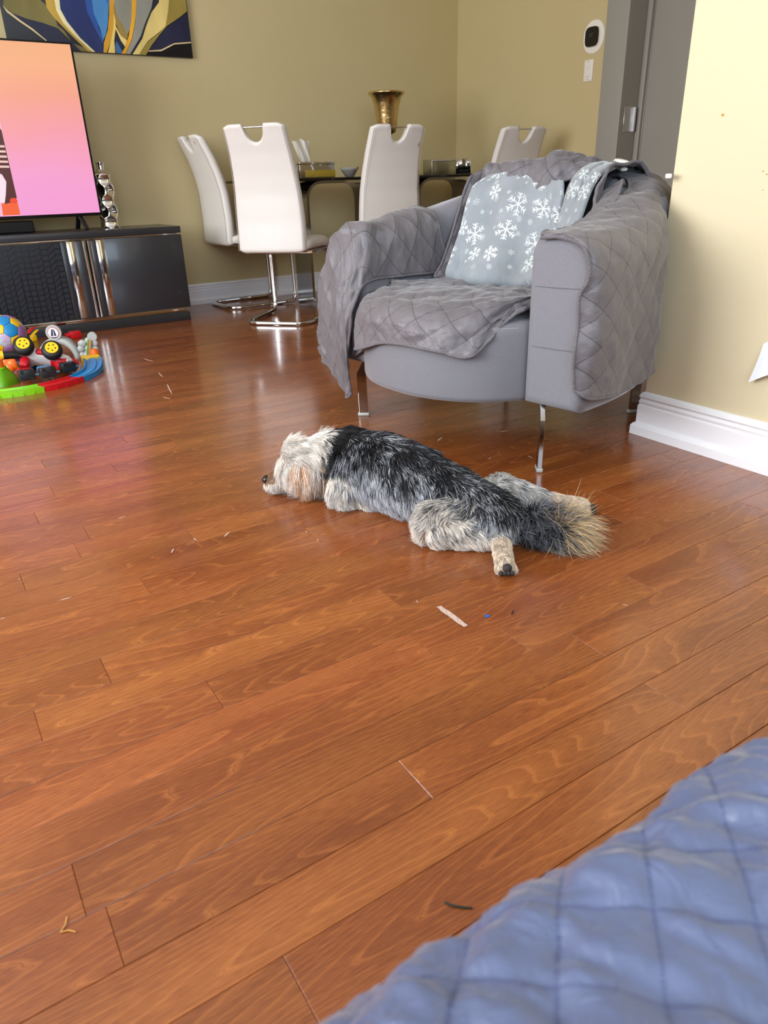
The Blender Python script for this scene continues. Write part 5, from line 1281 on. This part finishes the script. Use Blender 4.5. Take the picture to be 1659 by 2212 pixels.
def make_dog():
    me = dog_body(); me.transform(Matrix.Translation(-DOG_LOC))
    dog = bpy.data.objects.new('dog', me); COL.objects.link(dog); dog.location = DOG_LOC
    tag(dog, 'shaggy black, grey and cream dog lying flat on the wooden floor', 'dog')
    me.calc_loop_triangles(); V = np.empty(len(me.vertices) * 3); me.vertices.foreach_get('co', V); V = V.reshape(-1, 3)
    VN = np.empty(len(me.vertices) * 3); me.vertices.foreach_get('normal', VN); VN = VN.reshape(-1, 3)
    T = np.empty(len(me.loop_triangles) * 3, np.int32); me.loop_triangles.foreach_get('vertices', T); T = T.reshape(-1, 3)
    W = V + np.array(DOG_LOC); r = np.random.default_rng(4)
    c, tp, *_ = fur_field(W, VN, r); at = me.attributes.new('fcol', 'FLOAT_COLOR', 'POINT'); cc = np.concatenate([(c * .55), np.ones((len(c), 1))], 1)
    at.data.foreach_set('color', cc.astype(np.float32).ravel()); me.polygons.foreach_set('use_smooth', [True] * len(me.polygons))
    sk = mat('dog skin', '#6b6158', .8); a = N(sk, 'ShaderNodeAttribute', attribute_name='fcol'); L(sk, a.outputs['Color'], bsdf(sk).inputs['Base Color']); me.materials.clear(); me.materials.append(sk)
    # hair roots
    A, B, C = W[T[:, 0]], W[T[:, 1]], W[T[:, 2]]; ar = np.linalg.norm(np.cross(B - A, C - A), axis=1)
    ctr = (A + B + C) / 3; w = ar * np.where(ctr[:, 2] < .006, .15, 1.)
    i3, _, _ = bone_info(ctr); w = w * np.where(np.isin(i3, [BI['tail_end']]), 8., 1.) * np.where(np.isin(i3, [BI['skull'], BI['muzzle']]), 2.0, 1.)
    NH = 125000; f = r.choice(len(T), NH, p=w / w.sum()); u = r.random(NH); v = r.random(NH); k = u + v > 1; u[k] = 1 - u[k]; v[k] = 1 - v[k]
    P = A[f] + (B - A)[f] * u[:, None] + (C - A)[f] * v[:, None]; Nn = VN[T[f, 0]] * (1 - u - v)[:, None] + VN[T[f, 1]] * u[:, None] + VN[T[f, 2]] * v[:, None]; Nn /= np.linalg.norm(Nn, axis=1)[:, None] + 1e-9
    col, tip, ln, dirn, lift, droop, idx = fur_field(P, Nn, r)
    dirn = dirn / (np.linalg.norm(dirn, axis=1)[:, None] + 1e-9)
    # locks: low frequency swirl shared by neighbours
    sw = np.stack([vnoise(P * 38, 11), vnoise(P * 38, 12), vnoise(P * 38, 13)], 1) * .55 + np.stack([vnoise(P * 95, 14), vnoise(P * 95, 15), vnoise(P * 95, 16)], 1) * .35 + r.normal(0, .13, (NH, 3))
    d = dirn + sw; d = d - Nn * (d * Nn).sum(1)[:, None]; d /= np.linalg.norm(d, axis=1)[:, None] + 1e-9
    lift = lift * (.75 + .5 * r.random(NH)); d0 = d + Nn * (lift + .25)[:, None]; d0 /= np.linalg.norm(d0, axis=1)[:, None]
    ln = ln * (.65 + .55 * r.random(NH)); K_ = 6; pts = np.zeros((NH, K_, 3)); pts[:, 0] = P - Nn * .002; cur = d0
    sway = np.stack([vnoise(P * 70 + 9, 21), vnoise(P * 70 + 9, 22), vnoise(P * 70 + 9, 23)], 1)
    for q in range(1, K_):
        pts[:, q] = pts[:, q - 1] + cur * (ln / (K_ - 1))[:, None]
        pts[:, q, 2] = np.maximum(pts[:, q, 2], .0012 + .004 * r.random(NH) * (q / K_))
        cur = cur + np.array([0, 0, -1]) * (droop * .22)[:, None] - Nn * (lift * .18)[:, None] + sway * .16 * (1 if q % 2 else .4); cur /= np.linalg.norm(cur, axis=1)[:, None]
    cell = np.floor(P / .0085).astype(np.int64); key = cell[:, 0] * 1000003 + cell[:, 1] * 1009 + cell[:, 2] + idx * 7919 * 1000003
    uq, inv = np.unique(key, return_inverse=True); inv = inv.ravel(); cnt = np.bincount(inv); 
    for q in range(1, K_):
        mean = np.stack([np.bincount(inv, pts[:, q, a]) for a in range(3)], 1) / cnt[:, None]
        wq = .62 * (q / (K_ - 1)) ** 1.3 * (.6 + .4 * r.random(NH)); wq = np.where(r.random(NH) < .12, 0, wq); wq = np.where(idx == BI['tail_end'], wq * .25, wq); pts[:, q] += (mean[inv] - pts[:, q]) * wq[:, None]
    lock = (.66 + .60 * r.random(len(uq)))[inv]
    hc = bpy.data.hair_curves.new('fur'); hc.add_curves([K_] * NH)
    hc.attributes['position'].data.foreach_set('vector', (pts - np.array(DOG_LOC)).astype(np.float32).ravel())
    prof = np.array([.9, 1., .9, .75, .5, .15]); rad = (.00040 * (.8 + .5 * r.random(NH)))[:, None] * prof[None]
    ra = hc.attributes.get('radius') or hc.attributes.new('radius', 'FLOAT', 'POINT'); ra.data.foreach_set('value', rad.astype(np.float32).ravel())
    tt = np.linspace(0, 1, K_)[None, :, None]; c4 = np.ones((NH, K_, 4)); jit = ((.85 + .3 * r.random(NH)) * lock)[:, None, None]
    c4[..., :3] = np.clip((col[:, None] * (1 - tt) + tip[:, None] * tt) * jit, 0, 1)
    ca = hc.attributes.new('fcol', 'FLOAT_COLOR', 'POINT'); ca.data.foreach_set('color', c4.astype(np.float32).ravel())
    fm = mat('dog fur', '#888888', .45, spec=.35); a = N(fm, 'ShaderNodeAttribute', attribute_name='fcol'); L(fm, a.outputs['Color'], bsdf(fm).inputs['Base Color'])
    hc.materials.append(fm); fo = bpy.data.objects.new('fur', hc); COL.objects.link(fo); fo.parent = dog; fo['kind'] = 'stuff'
    # nose, eye, pads
    def loc(p): return tuple(Vector(p) - DOG_LOC)
    nm = mat('wet black nose', '#08080a', .25)
    nb = MB(); nb.sphere(loc((.664, 1.640, .042)), (.0135, .0125, .0120), 18, 12); nb.sphere(loc((.660, 1.634, .036)), (.006, .006, .006), 10, 7); tag(nb.build('nose', nm, dog), 'wet black nose')
    MB().sphere(loc((.700, 1.580, .072)), .0075, 14, 10).build('eye', mat('dark eye', '#0a0706', .1), dog)
    pm = mat('dark paw pad', '#2a2624', .7)
    for c0, dd in (((.888, .957, .020), Vector((-.55, -.83, 0))), ((1.236, 1.062, .020), Vector((.68, -.73, 0)))):
        sd = Vector((-dd.y, dd.x, 0)); c0 = Vector(c0) + dd * .012
        MB().sphere(tuple(c0 + sd * .002 + Vector((0, 0, .002)) - DOG_LOC), (.010, .010, .009), 12, 8).build('paw_pad', pm, dog)
        for q in (-1.4, -.45, .45, 1.4): MB().sphere(tuple(c0 + dd * .008 + sd * q * .0085 + Vector((0, 0, -.006)) - DOG_LOC), (.0052, .0052, .0055), 10, 7).build('paw_pad', pm, dog)
    return dog
make_dog()
